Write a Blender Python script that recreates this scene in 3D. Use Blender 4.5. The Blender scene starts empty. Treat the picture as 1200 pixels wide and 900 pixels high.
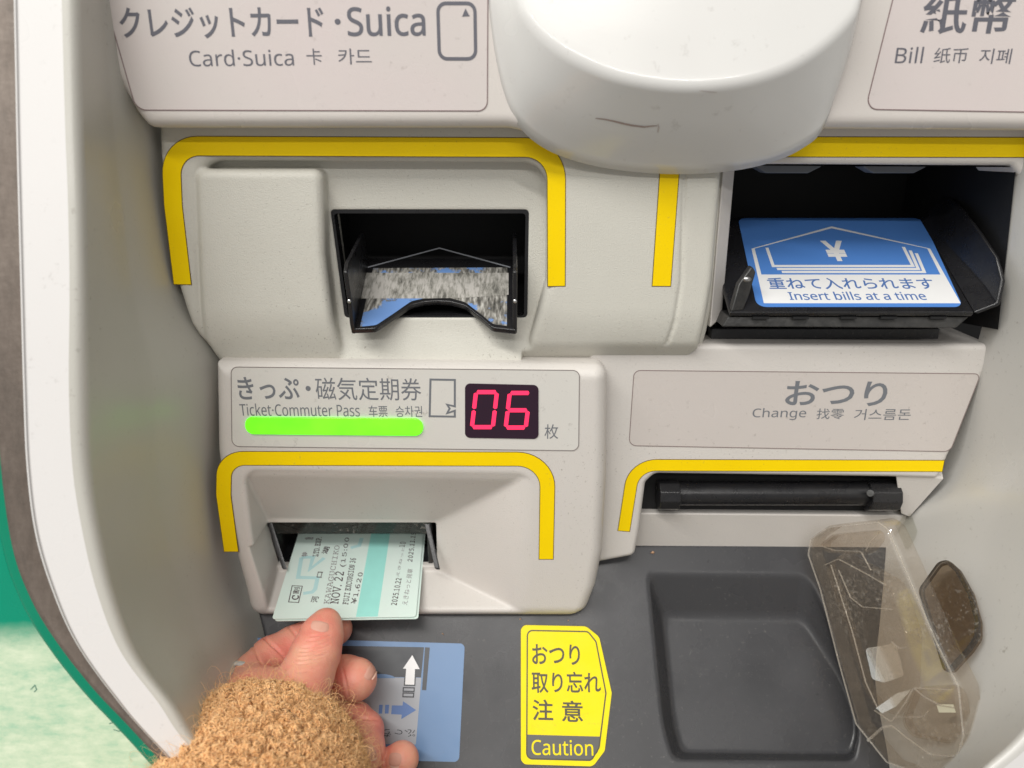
import bpy, bmesh, math, random
import numpy as np
from mathutils import Vector
from mathutils.bvhtree import BVHTree
random.seed(4); rng = np.random.default_rng(7)

# ------------------------------------------------------------------ camera, world, lamps, exposure
# All shapes are written in millimetres: X right, Y into the machine, Z up; M() turns them to metres.
ZOFF = 1000.0
D, TH, FPX = 285.0, math.radians(18.0), 870.0
CAM = np.array([0.0, -D*math.cos(TH), D*math.sin(TH)])
FWD = np.array([0.0, math.cos(TH), -math.sin(TH)])
UPV = np.array([0.0, math.sin(TH), math.cos(TH)])
RGT = np.array([1.0, 0.0, 0.0])
def M(p): return (p[0]*.001, p[1]*.001, (p[2]+ZOFF)*.001)

sc = bpy.context.scene
cam_d = bpy.data.cameras.new('camera'); cam = bpy.data.objects.new('camera', cam_d)
sc.collection.objects.link(cam); sc.camera = cam
cam.location = M(CAM); cam.rotation_euler = (math.pi/2-TH, 0, 0)
cam_d.sensor_width = 36.0; cam_d.lens = 36.0*FPX/1200.0
cam_d.clip_start = .005; cam_d.clip_end = 50
cam_d.dof.use_dof = True; cam_d.dof.focus_distance = .285; cam_d.dof.aperture_fstop = 11.0

w = bpy.data.worlds.new('World'); sc.world = w; w.use_nodes = True
w.node_tree.nodes['Background'].inputs[0].default_value = (1.0, .985, .955, 1)
w.node_tree.nodes['Background'].inputs[1].default_value = .29

def area(name, loc, target, sx, sy, power, col):
    l = bpy.data.lights.new(name, 'AREA'); l.shape = 'RECTANGLE'; l.size = sx; l.size_y = sy
    l.energy = power; l.color = col
    o = bpy.data.objects.new(name, l); sc.collection.objects.link(o)
    o.location = loc
    d = Vector(target)-Vector(loc); o.rotation_euler = d.to_track_quat('-Z', 'Y').to_euler()
    return o
area('ceiling_tube_lamp', (-.65, -1.15, 2.62), (0, 0, 1.0), 2.3, .05, 34.0, (1.0, .97, .93))
area('far_fill_lamp', (-.10, -3.1, 2.75), (0, 0, 1.0), 2.6, .06, 27.0, (1.0, .97, .93))  # added fill row, gives tray edges highlights and lifts undersides
area('ceiling_fill', (-1.4, -1.3, 3.0), (0, 0, 1.0), 2.6, 2.6, 27.0, (.97, 1.0, .96))  # added soft fill from above, not a visible fitting
sc.view_settings.view_transform = 'Standard'; sc.view_settings.look = 'None'
sc.view_settings.exposure = 0.07; sc.view_settings.gamma = 1.0
sc.cycles.use_denoising = True
sc.cycles.max_bounces = 10; sc.cycles.transparent_max_bounces = 24

# ------------------------------------------------------------------ pixels to points
def ray(px, py): return FWD*FPX + RGT*(px-600.0) + UPV*(450.0-py)
class Plane:
    def __init__(s, p, n):
        s.p = np.array(p, float); n = np.array(n, float); s.n = n/np.linalg.norm(n)
        u = np.array([0, 0, 1.0]) - s.n*s.n[2]
        s.up = u/np.linalg.norm(u); s.rt = np.cross(s.up, -s.n)*1.0
        if s.rt[0] < 0: s.rt = -s.rt
    def off(s, d): return Plane(s.p+s.n*d, s.n)
    def to2(s, P): P = np.asarray(P)-s.p; return np.stack([P@s.rt, P@s.up], -1)
    def to3(s, q): q = np.asarray(q); return s.p + q[..., :1]*s.rt + q[..., 1:2]*s.up
def FY(Y): return Plane((0, Y, 0), (0, -1, 0))
def hit(px, py, pl):
    r = ray(px, py); t = ((pl.p-CAM)@pl.n)/(r@pl.n); return CAM + r*t
def at(px, py, depth): return CAM + ray(px, py)*(depth/FPX)
def hits(pts, pl): return np.array([hit(x, y, pl) for x, y in pts])

# ------------------------------------------------------------------ objects
def setp(o, label=None, cat=None, group=None, kind=None):
    if label: o['label'] = label
    if cat: o['category'] = cat
    if group: o['group'] = group
    if kind: o['kind'] = kind
    return o
ORG = {}
def empty(name, p, label, cat):
    o = bpy.data.objects.new(name, None); sc.collection.objects.link(o)
    o.location = M(p); o.empty_display_size = .02; ORG[o.name] = np.array(p, float)
    return setp(o, label, cat)
def root_org(par):
    return ORG[par.name] if par is not None else np.zeros(3)
def obj(name, V, F, mat, parent=None, smooth=False, label=None):
    V = np.asarray(V, float)
    if parent is None:
        org = V.mean(0); org[2] = V[:, 2].min()
    else: org = root_org(parent)
    me = bpy.data.meshes.new(name)
    W = (V-org)*.001
    if isinstance(F, np.ndarray):
        me.vertices.add(len(W)); me.vertices.foreach_set('co', W.astype(np.float32).ravel())
        n, k = F.shape
        me.loops.add(n*k); me.loops.foreach_set('vertex_index', F.astype(np.int32).ravel())
        me.polygons.add(n); me.polygons.foreach_set('loop_start', np.arange(0, n*k, k, dtype=np.int32))
        me.update(calc_edges=True)
    else:
        me.from_pydata([tuple(v) for v in W], [], F); me.update()
    me.polygons.foreach_set('use_smooth', [smooth]*len(me.polygons))
    me.materials.append(mat)
    o = bpy.data.objects.new(name, me); sc.collection.objects.link(o)
    if parent is None: o.location = M(org); ORG[o.name] = org
    else:
        o.parent = parent; ORG[o.name] = org
    if label: o['label'] = label
    return o
def bevel(o, width, seg=3, ang=35, smooth=True):
    b = o.modifiers.new('bevel', 'BEVEL'); b.width = width*.001; b.segments = seg
    b.limit_method = 'ANGLE'; b.angle_limit = math.radians(ang); b.harden_normals = False
    if smooth:
        o.data.polygons.foreach_set('use_smooth', [True]*len(o.data.polygons))
        wn = o.modifiers.new('wn', 'WEIGHTED_NORMAL'); wn.keep_sharp = False; wn.weight = 100
    return o

# ------------------------------------------------------------------ materials
def mat(name, col, rough=.4, metal=0., spec=.5, vary=.0, vscale=60., col2=None, bump=0., bscale=900., speck=0., sscale=350., emit=None, es=0., coat=0., sss=0., sheen=0., detail=4., dirt=(.16,.13,.10)):
    m = bpy.data.materials.new(name); m.use_nodes = True; nt = m.node_tree; N = nt.nodes; L = nt.links
    b = N['Principled BSDF']
    b.inputs['Base Color'].default_value = (*col, 1); b.inputs['Roughness'].default_value = rough
    b.inputs['Metallic'].default_value = metal; b.inputs['Specular IOR Level'].default_value = spec
    b.inputs['Coat Weight'].default_value = coat
    if sss: 
        b.inputs['Subsurface Weight'].default_value = sss; b.inputs['Subsurface Radius'].default_value = (1.0, .35, .18)
        b.inputs['Subsurface Scale'].default_value = .003
    if sheen: b.inputs['Sheen Weight'].default_value = sheen
    if emit:
        b.inputs['Emission Color'].default_value = (*emit, 1); b.inputs['Emission Strength'].default_value = es
    tc = N.new('ShaderNodeTexCoord')
    out = None
    def rgb(c): 
        r = N.new('ShaderNodeRGB'); r.outputs[0].default_value = (*c, 1); return r.outputs[0]
    def mix(f, a, c):
        x = N.new('ShaderNodeMix'); x.data_type = 'RGBA'; L.new(f, x.inputs[0]); L.new(a, x.inputs[6]); L.new(c, x.inputs[7]); return x.outputs[2]
    def noise(s, d=4., r=.55):
        n = N.new('ShaderNodeTexNoise'); n.inputs['Scale'].default_value = s; n.inputs['Detail'].default_value = d
        n.inputs['Roughness'].default_value = r; L.new(tc.outputs['Object'], n.inputs['Vector']); return n.outputs['Fac']
    def ramp(f, a, c, va=0., vb=1.):
        r = N.new('ShaderNodeMapRange'); r.inputs['From Min'].default_value = a; r.inputs['From Max'].default_value = c
        r.inputs['To Min'].default_value = va; r.inputs['To Max'].default_value = vb; L.new(f, r.inputs['Value']); return r.outputs[0]
    if vary or speck:
        out = rgb(col)
        if vary: out = mix(ramp(noise(vscale, detail), .32, .68, 0, vary), out, rgb(col2 or tuple(c*.6 for c in col)))
        if speck:
            f = ramp(noise(sscale, 3., .7), .62, .75, 0, speck)
            f2 = ramp(noise(22., 3.), .42, .62, 0.15, 1)
            mm = N.new('ShaderNodeMath'); mm.operation = 'MULTIPLY'; L.new(f, mm.inputs[0]); L.new(f2, mm.inputs[1])
            out = mix(mm.outputs[0], out, rgb(dirt))
        L.new(out, b.inputs['Base Color'])
        rr = ramp(noise(vscale*1.7, 3.), .3, .7, max(rough-.07, .02), rough+.09); L.new(rr, b.inputs['Roughness'])
    if bump:
        bp = N.new('ShaderNodeBump'); bp.inputs['Strength'].default_value = bump; bp.inputs['Distance'].default_value = .0003
        L.new(noise(bscale, 2.), bp.inputs['Height']); L.new(bp.outputs[0], b.inputs['Normal'])
    return m
PLA = mat('plastic_offwhite', (.66, .625, .59), .42, vary=.22, vscale=28, col2=(.57, .54, .50), bump=.4, bscale=2300, speck=.6, sscale=900)
PLA2 = mat('plastic_grained', (.62, .605, .545), .48, vary=.25, vscale=35, col2=(.54, .52, .46), bump=.6, bscale=2300, speck=.85, sscale=1000)
PANEL = mat('plastic_panel', (.68, .635, .60), .3, vary=.2, vscale=15, col2=(.64, .60, .55), bump=.12, bscale=1500, speck=.35, sscale=500)
RIM = mat('rim_paint', (.72, .70, .69), .32, vary=.15, vscale=12, col2=(.68, .665, .65), bump=.06, bscale=1200, speck=.25, sscale=260)
SHELL = mat('shell_gloss', (.71, .70, .68), .22, vary=.1, vscale=10, col2=(.68, .67, .655), bump=.04, bscale=900, coat=.2, speck=.2, sscale=200)
WALL = mat('side_wall_shaded', (.53, .515, .47), .34, vary=.3, vscale=14, col2=(.47, .455, .41), bump=.15, bscale=1500, speck=.4, sscale=420)  # left wall: part of its shade is put into a darker base colour
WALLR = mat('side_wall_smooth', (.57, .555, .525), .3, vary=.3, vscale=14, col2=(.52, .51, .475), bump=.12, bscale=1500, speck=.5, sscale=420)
PLATE = mat('plate_pink', (.68, .595, .585), .22, vary=.5, vscale=14, col2=(.64, .625, .58), bump=.1, bscale=1700, speck=.25)
PLATEG = mat('plate_grey', (.68, .66, .62), .3, vary=.2, vscale=25, col2=(.62, .60, .56), bump=.15, bscale=1700, speck=.4)
PLATEC = mat('plate_beige', (.60, .55, .52), .3, vary=.2, vscale=25, col2=(.56, .52, .47), bump=.15, bscale=1700, speck=.4)
LINE = mat('plate_edge', (.22, .15, .15), .5)
INK = mat('ink_grey', (.125, .125, .15), .5)
INK2 = mat('ink_slate', (.17, .18, .20), .5)
BROWN = mat('band_edge', (.12, .07, .01), .5)
YEL = mat('band_yellow', (.98, .70, .0), .4, spec=.2, vary=.4, vscale=45, col2=(.90, .60, .0), speck=.45, sscale=900, bump=.1, bscale=1500)
YEL2 = mat('sticker_yellow', (.90, .74, .0), .4, spec=.2, vary=.15, vscale=60, col2=(.80, .69, .0), speck=.2)
BLK = mat('black_plastic', (.012, .012, .014), .28, vary=.4, vscale=80, col2=(.022, .021, .021), bump=.15, bscale=900)
BLKW = mat('black_worn', (.02, .02, .02), .35, vary=.7, vscale=220, col2=(.06, .058, .055), bump=.3, bscale=700)
BLKM = mat('black_matte', (.006, .006, .007), .7)
GRY = mat('tray_grey', (.055, .055, .059), .27, spec=.3, vary=.35, vscale=30, col2=(.050, .050, .053), bump=.12, bscale=2200, speck=.35, sscale=600, dirt=(.25, .24, .22))
BLUE = mat('sticker_blue', (.085, .235, .62), .35, spec=.3)
BLUEP = mat('sticker_pale_blue', (.125, .235, .43), .35, vary=.25, vscale=60, col2=(.11, .21, .40), speck=.35, sscale=600)
WHT = mat('print_white', (.80, .80, .80), .35)
GRYP = mat('print_grey', (.36, .375, .41), .35, vary=.15, vscale=60)
BLUEI = mat('print_blue_ink', (.08, .17, .42), .4)
DKP = mat('print_dark', (.03, .034, .042), .35, vary=.2)
NAVY = mat('print_navy', (.03, .07, .16), .35)
INKY = mat('sticker_black', (.06, .05, .02), .45)
GREYC = mat('sticker_charcoal', (.085, .083, .075), .4)
LEDG = mat('led_green', (.15, .9, .02), .2, emit=(.14, 1.0, .012), es=.85)
def led_var(m):
    nt = m.node_tree; N = nt.nodes; L = nt.links; b = N['Principled BSDF']; tc = N.new('ShaderNodeTexCoord')
    n = N.new('ShaderNodeTexNoise'); n.inputs['Scale'].default_value = 60; L.new(tc.outputs['Object'], n.inputs[0])
    r = N.new('ShaderNodeMapRange'); r.inputs['From Min'].default_value = .35; r.inputs['From Max'].default_value = .65; r.inputs['To Min'].default_value = .62; r.inputs['To Max'].default_value = 1.1
    L.new(n.outputs['Fac'], r.inputs[0]); L.new(r.outputs[0], b.inputs['Emission Strength'])
led_var(LEDG)
LEDR = mat('led_red', (.5, .02, .06), .4, emit=(1.0, .025, .10), es=1.15)
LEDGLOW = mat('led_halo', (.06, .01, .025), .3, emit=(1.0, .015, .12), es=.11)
DISP = mat('display_window', (.028, .010, .024), .15)
GREEN = mat('green_paint', (.0, .23, .13), .3, vary=.3, vscale=25, col2=(.0, .18, .10), speck=.2)
GREENP = mat('green_paint_sheen', (.36, .62, .47), .28, vary=.75, vscale=38, col2=(.22, .46, .33), bump=.1, bscale=300, speck=.5, sscale=160, dirt=(.12, .22, .16))  # pale sheen of reflected lamps put into the paint colour
STRIP = mat('bronze_strip', (.17, .13, .10), .45, metal=.35, vary=.6, vscale=90, col2=(.27, .23, .19), bump=.3, bscale=400)
METAL = mat('steel_pin', (.5, .5, .5), .35, metal=1.)
TICK = mat('ticket_paper', (.72, .86, .80), .45, vary=.35, vscale=90, col2=(.78, .85, .82), bump=.04)
TICKS = mat('ticket_stripe', (.38, .82, .75), .45, vary=.2, vscale=90)
TICKM = mat('ticket_mark', (.50, .75, .76), .45)
TICKW = mat('ticket_edge', (.8, .82, .8), .5)
TINK = mat('ticket_ink', (.09, .06, .07), .5)
TINKP = mat('ticket_ink_faint', (.30, .28, .29), .5)
SKIN = mat('skin', (.82, .41, .29), .45, vary=.85, vscale=85, col2=(.82, .24, .19), bump=.55, bscale=1500, sss=.25, detail=3)
NAIL = mat('nail', (.68, .34, .26), .5, spec=.12, vary=.3, vscale=150, col2=(.82, .56, .48))
NAILE = mat('nail_edge', (.80, .52, .42), .5)
WOOL = mat('teddy_fabric', (.65, .33, .10), .85, vary=.8, vscale=170, col2=(.48, .22, .06), sheen=.1)
WOOL2 = mat('teddy_curl', (.95, .60, .29), .75, vary=.85, vscale=330, col2=(.78, .41, .15), sheen=.25)
RINGM = mat('ring_silver', (.75, .75, .74), .5, metal=.5)
CRUMB = mat('crumb', (.55, .33, .2), .7)

def streak(m, base, light, dark, sc_):
    nt = m.node_tree; N = nt.nodes; L = nt.links; b = N['Principled BSDF']; tc = N.new('ShaderNodeTexCoord')
    mp = N.new('ShaderNodeMapping'); mp.inputs['Scale'].default_value = sc_; L.new(tc.outputs['Object'], mp.inputs[0])
    n1 = N.new('ShaderNodeTexNoise'); n1.inputs['Scale'].default_value = 420; n1.inputs['Detail'].default_value = 6; n1.inputs['Roughness'].default_value = .7; L.new(mp.outputs[0], n1.inputs[0])
    n2 = N.new('ShaderNodeTexNoise'); n2.inputs['Scale'].default_value = 30; n2.inputs['Detail'].default_value = 8; n2.inputs['Roughness'].default_value = .72; L.new(tc.outputs['Object'], n2.inputs[0])
    ad = N.new('ShaderNodeMath'); ad.operation = 'ADD'; L.new(n1.outputs['Fac'], ad.inputs[0]); L.new(n2.outputs['Fac'], ad.inputs[1])
    cr = N.new('ShaderNodeValToRGB'); e = cr.color_ramp.elements; hf = N.new('ShaderNodeMath'); hf.operation = 'MULTIPLY'; hf.inputs[1].default_value = .5
    L.new(ad.outputs[0], hf.inputs[0]); L.new(hf.outputs[0], cr.inputs[0])
    e[0].position = .36; e[0].color = (*dark, 1); e[1].position = .66; e[1].color = (*light, 1); x = e.new(.5); x.color = (*base, 1)
    L.new(cr.outputs[0], b.inputs['Base Color'])
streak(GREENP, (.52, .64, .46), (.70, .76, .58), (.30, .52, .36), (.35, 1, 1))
streak(STRIP, (.15, .12, .10), (.19, .155, .13), (.11, .09, .075), (1, 1, .15))
def clear_mat(name, tint, refl=.9, rough=.04, scratch=.12, haze=.0, r0=.035, rg=.4):
    m = bpy.data.materials.new(name); m.use_nodes = True; nt = m.node_tree; N = nt.nodes; L = nt.links
    N.remove(N['Principled BSDF']); out = N['Material Output']
    tr = N.new('ShaderNodeBsdfTransparent'); tr.inputs[0].default_value = (*tint, 1)
    gl = N.new('ShaderNodeBsdfGlossy'); gl.inputs['Roughness'].default_value = rough; gl.inputs[0].default_value = (refl, refl, refl, 1)
    lw = N.new('ShaderNodeLayerWeight'); lw.inputs[0].default_value = .5
    pw = N.new('ShaderNodeMath'); pw.operation = 'POWER'; L.new(lw.outputs['Facing'], pw.inputs[0]); pw.inputs[1].default_value = 4.
    fr = N.new('ShaderNodeMath'); fr.operation = 'MULTIPLY_ADD'; L.new(pw.outputs[0], fr.inputs[0]); fr.inputs[1].default_value = rg; fr.inputs[2].default_value = r0
    m1 = N.new('ShaderNodeMixShader'); L.new(fr.outputs[0], m1.inputs[0]); L.new(tr.outputs[0], m1.inputs[1]); L.new(gl.outputs[0], m1.inputs[2])
    df = N.new('ShaderNodeBsdfDiffuse'); df.inputs[0].default_value = (.62, .58, .52, 1)
    tc = N.new('ShaderNodeTexCoord'); n = N.new('ShaderNodeTexNoise'); n.inputs['Scale'].default_value = 700; n.inputs['Detail'].default_value = 3
    L.new(tc.outputs['Object'], n.inputs['Vector'])
    n2 = N.new('ShaderNodeTexNoise'); n2.inputs['Scale'].default_value = 60; n2.inputs['Detail'].default_value = 4
    L.new(tc.outputs['Object'], n2.inputs['Vector'])
    mr = N.new('ShaderNodeMapRange'); mr.inputs['From Min'].default_value = .55; mr.inputs['From Max'].default_value = .8; mr.inputs['To Max'].default_value = scratch*3
    L.new(n.outputs['Fac'], mr.inputs['Value'])
    mr2 = N.new('ShaderNodeMapRange'); mr2.inputs['From Min'].default_value = .42; mr2.inputs['From Max'].default_value = .7
    mr2.inputs['To Min'].default_value = .1
    L.new(n2.outputs['Fac'], mr2.inputs['Value'])
    mu = N.new('ShaderNodeMath'); mu.operation = 'MULTIPLY_ADD'; L.new(mr.outputs[0], mu.inputs[0]); L.new(mr2.outputs[0], mu.inputs[1]); mu.inputs[2].default_value = haze
    m2 = N.new('ShaderNodeMixShader'); L.new(mu.outputs[0], m2.inputs[0]); L.new(m1.outputs[0], m2.inputs[1]); L.new(df.outputs[0], m2.inputs[2])
    L.new(m2.outputs[0], out.inputs[0]); return m
CLEAR = clear_mat('smoky_clear_plastic', (.945, .92, .89), haze=.02)
GLINT = clear_mat('clear_glint', (.96, .95, .93), rough=.03, r0=.14, scratch=0.)  # raised reflection for the added glint facets
CLEARD = clear_mat('smoky_tab_plastic', (.62, .55, .47), haze=.02)
CLEARW = clear_mat('clear_film', (.93, .93, .91), haze=.015, scratch=.03)
SMOKE = clear_mat('smoked_guide', (.22, .27, .26), haze=.03, scratch=.15)

# worn print of the card guide: blue print scratched away to bare grey
def worn_mat():
    m = mat('worn_print', (.16, .30, .62), .35); nt = m.node_tree; N = nt.nodes; L = nt.links; b = N['Principled BSDF']
    tc = N.new('ShaderNodeTexCoord')
    mp = N.new('ShaderNodeMapping'); mp.inputs['Scale'].default_value = (1.0, .22, .22); L.new(tc.outputs['Object'], mp.inputs[0])
    n1 = N.new('ShaderNodeTexNoise'); n1.inputs['Scale'].default_value = 1100; n1.inputs['Detail'].default_value = 5; L.new(mp.outputs[0], n1.inputs[0])
    n2 = N.new('ShaderNodeTexNoise'); n2.inputs['Scale'].default_value = 55; n2.inputs['Detail'].default_value = 7; n2.inputs['Roughness'].default_value = .7; L.new(tc.outputs['Object'], n2.inputs[0])
    cr = N.new('ShaderNodeValToRGB'); e = cr.color_ramp.elements
    e[0].position = .3; e[0].color = (.05, .05, .045, 1); e[1].position = .72; e[1].color = (.55, .54, .50, 1)
    x = e.new(.5); x.color = (.22, .21, .19, 1); L.new(n1.outputs['Fac'], cr.inputs[0])
    cr2 = N.new('ShaderNodeValToRGB'); e = cr2.color_ramp.elements
    e[0].position = .50; e[0].color = (0, 0, 0, 1); e[1].position = .54; e[1].color = (1, 1, 1, 1); L.new(n2.outputs['Fac'], cr2.inputs[0])
    mx = N.new('ShaderNodeMix'); mx.data_type = 'RGBA'; L.new(cr2.outputs[0], mx.inputs[0]); L.new(cr.outputs[0], mx.inputs[6]); mx.inputs[7].default_value = (.16, .30, .62, 1)
    L.new(mx.outputs[2], b.inputs['Base Color']); return m
WORN = worn_mat()
def scratch_mat():
    m = mat('scratched_print', (.4, .4, .4), .35); nt = m.node_tree; N = nt.nodes; L = nt.links; b = N['Principled BSDF']
    tc = N.new('ShaderNodeTexCoord')
    mp = N.new('ShaderNodeMapping'); mp.inputs['Scale'].default_value = (1.0, .25, .25); L.new(tc.outputs['Object'], mp.inputs[0])
    n1 = N.new('ShaderNodeTexNoise'); n1.inputs['Scale'].default_value = 900; n1.inputs['Detail'].default_value = 5; n1.inputs['Roughness'].default_value = .7; L.new(mp.outputs[0], n1.inputs[0])
    n2 = N.new('ShaderNodeTexNoise'); n2.inputs['Scale'].default_value = 75; n2.inputs['Detail'].default_value = 3; L.new(tc.outputs['Object'], n2.inputs[0])
    ad = N.new('ShaderNodeMath'); ad.operation = 'MULTIPLY_ADD'; L.new(n2.outputs['Fac'], ad.inputs[0]); ad.inputs[1].default_value = .8; L.new(n1.outputs['Fac'], ad.inputs[2])
    cr = N.new('ShaderNodeValToRGB'); e = cr.color_ramp.elements
    e[0].position = .68; e[0].color = (.12, .117, .105, 1); e[1].position = 1.04; e[1].color = (.50, .48, .45, 1)
    x = e.new(.86); x.color = (.32, .31, .28, 1); L.new(ad.outputs[0], cr.inputs[0])
    L.new(cr.outputs[0], b.inputs['Base Color']); return m
SCR = scratch_mat()

# ------------------------------------------------------------------ 2D helpers
def roundpoly(pts, r, seg=6, closed=True):
    pts = [np.array(p, float) for p in pts]; n = len(pts); out = []
    rs = r if isinstance(r, (list, tuple)) else [r]*n
    for i in range(n):
        if (not closed and i in (0, n-1)) or rs[i] <= 0: out.append(pts[i]); continue
        p, a, b = pts[i], pts[i-1], pts[(i+1) % n]
        u = a-p; v = b-p; lu = np.linalg.norm(u); lv = np.linalg.norm(v); u /= lu; v /= lv
        ang = math.acos(max(-1, min(1, u@v)))
        if ang > math.pi-.02: out.append(p); continue
        t = min(rs[i]/math.tan(ang/2), lu*.48, lv*.48); rr = t*math.tan(ang/2)
        c = p + (u+v)/np.linalg.norm(u+v)*rr/math.sin(ang/2)
        s = p+u*t-c; e = p+v*t-c
        a0 = math.atan2(s[1], s[0]); a1 = math.atan2(e[1], e[0]); da = (a1-a0+math.pi) % (2*math.pi)-math.pi
        for k in range(seg+1):
            q = a0+da*k/seg; out.append(c+rr*np.array([math.cos(q), math.sin(q)]))
    return np.array(out)
def plate(name, pts3, n, t, m, parent, label=None, smooth=False):
    """solid sheet: polygon pts3, thickness t standing up along n"""
    P = np.asarray(pts3); k = len(P); n = np.asarray(n, float)
    V = np.vstack([P+n*t, P-n*.03])
    ar = sum(np.cross(P[i]-P[0], P[(i+1) % k]-P[0]) for i in range(k))
    idx = list(range(k)) if ar@n > 0 else list(range(k))[::-1]
    F = [tuple(idx)] + [tuple(i+k for i in idx[::-1])]
    for i in range(k):
        a, b = idx[i], idx[(i+1) % k]; F.append((a, a+k, b+k, b))
    return obj(name, V, F, m, parent, smooth, label)
def flat(name, px, pl, m, parent, off=.0, r=0., t=.06, label=None, seg=6):
    q = pl.to2(hits(px, pl)); q = roundpoly(q, r, seg) if r else q
    return plate(name, pl.to3(q)+pl.n*off, pl.n, t, m, parent, label)
def strokes(name, lines, pl, wd, m, parent, off=.1, t=.05, r=0., label=None, space='px'):
    """thin printed lines joined into one mesh; lines = [(pts, closed)]"""
    V = []; F = []
    for pts, closed in lines:
        q = pl.to2(hits(pts, pl)) if space == 'px' else np.array(pts, float)
        if r: q = roundpoly(q, r, 6, closed)
        n = len(q); L = []; R = []
        for i in range(n):
            a = q[i-1] if (i > 0 or closed) else q[i]; b = q[(i+1) % n] if (i < n-1 or closed) else q[i]
            d1 = q[i]-a; d2 = b-q[i]
            d1 = d1/(np.linalg.norm(d1)+1e-9); d2 = d2/(np.linalg.norm(d2)+1e-9)
            if np.linalg.norm(q[i]-a) < 1e-6: d1 = d2
            if np.linalg.norm(b-q[i]) < 1e-6: d2 = d1
            nn = np.array([-(d1+d2)[1], (d1+d2)[0]]); ln = np.linalg.norm(nn); nn = nn/(ln+1e-9)
            cs = max(.45, nn@np.array([-d1[1], d1[0]])); s = wd/2/cs
            L.append(q[i]+nn*s); R.append(q[i]-nn*s)
        base = len(V)
        for a, b in zip(L, R):
            for c in (a, b):
                p3 = pl.to3(c)+pl.n*off; V += [p3+pl.n*t, p3]
        for i in range(n if closed else n-1):
            j = (i+1) % n; a = base+4*i; b = base+4*j
            F += [(a, b, b+2, a+2), (a, a+1, b+1, b), (a+2, b+2, b+3, a+3)]
    return obj(name, V, F, m, parent, label=label)
_tc = {}
def sans(s, mono=False):
    U, Lc, Dg = (0x1D670, 0x1D68A, 0x1D7F6) if mono else (0x1D5A0, 0x1D5BA, 0x1D7E2)
    return ''.join(chr(U+ord(c)-65) if 'A' <= c <= 'Z' else chr(Lc+ord(c)-97) if 'a' <= c <= 'z' else chr(Dg+ord(c)-48) if '0' <= c <= '9' else c for c in s)
def textmesh(s, weight):
    if (s, weight) in _tc: return _tc[(s, weight)]
    c = bpy.data.curves.new('t', 'FONT'); c.body = s; c.size = 1.0; c.offset = weight; c.resolution_u = 4
    o = bpy.data.objects.new('t', c); sc.collection.objects.link(o)
    dg = bpy.context.evaluated_depsgraph_get(); dg.update()
    me = bpy.data.meshes.new_from_object(o.evaluated_get(dg))
    v = np.array([x.co[:2] for x in me.vertices]); f = [tuple(p.vertices) for p in me.polygons]
    bpy.data.objects.remove(o); bpy.data.curves.remove(c); bpy.data.meshes.remove(me)
    _tc[(s, weight)] = (v, f); return v, f
def text(s, pl, box, m, parent, weight=.0, off=.14, name='lettering', tilt=0., corners=None, flipv=False, slant=0.):
    v, f = textmesh(sans(s, parent.name.startswith('ticket') and corners is not None), weight)
    lo = v.min(0); hi = v.max(0); u = (v-lo)/(hi-lo)
    if flipv: u = u.copy(); u[:, 1] = 1-u[:, 1]
    if corners is not None:
        bl, br, tl = [hit(*c, pl) for c in corners]; e1 = br-bl; e2 = tl-bl
    else:
        x0, y0, x1, y1 = box
        bl = hit(x0, y1-tilt/2, pl); br = hit(x1, y1+tilt/2, pl)
        h = (hit((x0+x1)/2, y0, pl)-(bl+br)/2)@pl.up
        e1 = br-bl; e2 = pl.up*h + pl.rt*slant*h
    P = bl + u[:, :1]*e1 + u[:, 1:2]*e2 + pl.n*off
    if flipv or np.cross(e1, e2)@pl.n < 0: f = [x[::-1] for x in f]
    return obj(name, P, f, m, parent)
def band(pl, px, wd, parent, r=9., name='yellow_band', endr=1.2):
    q = pl.to2(hits(px, pl)); q = roundpoly(q, r, 10, closed=False)
    def rib(wd, ext):
        n = len(q); L = []; R = []
        for i in range(n):
            a = q[max(i-1, 0)]; b = q[min(i+1, n-1)]; d = (b-a)/np.linalg.norm(b-a); nn = np.array([-d[1], d[0]])
            c = q[i] + (-d*ext if i == 0 else d*ext if i == n-1 else 0)
            L.append(c+nn*wd/2); R.append(c-nn*wd/2)
        poly = L + R[::-1]; rr = [0]*len(poly)
        for k in (0, n-1, n, 2*n-1): rr[k] = endr
        return L, R
    def mesh(nm, wd, ext, off, m, par):
        L, R = rib(wd, ext); n = len(L); V = []; F = []
        for a, b in zip(L, R):
            for c in (a, b): p = pl.to3(c)+pl.n*off; V += [p+pl.n*.05, p-pl.n*.05]
        for i in range(n-1):
            a = 4*i; b = a+4; F += [(a, b, b+2, a+2), (a, a+1, b+1, b), (a+2, b+2, b+3, a+3)]
        F += [(0, 2, 3, 1), (4*n-4, 4*n-3, 4*n-1, 4*n-2)]
        return obj(nm, V, F, m, par)
    o = mesh(name, wd, 0, .12, YEL, parent)
    mesh('band_outline', wd+.55, .28, .04, BROWN, o)
    return o

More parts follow.
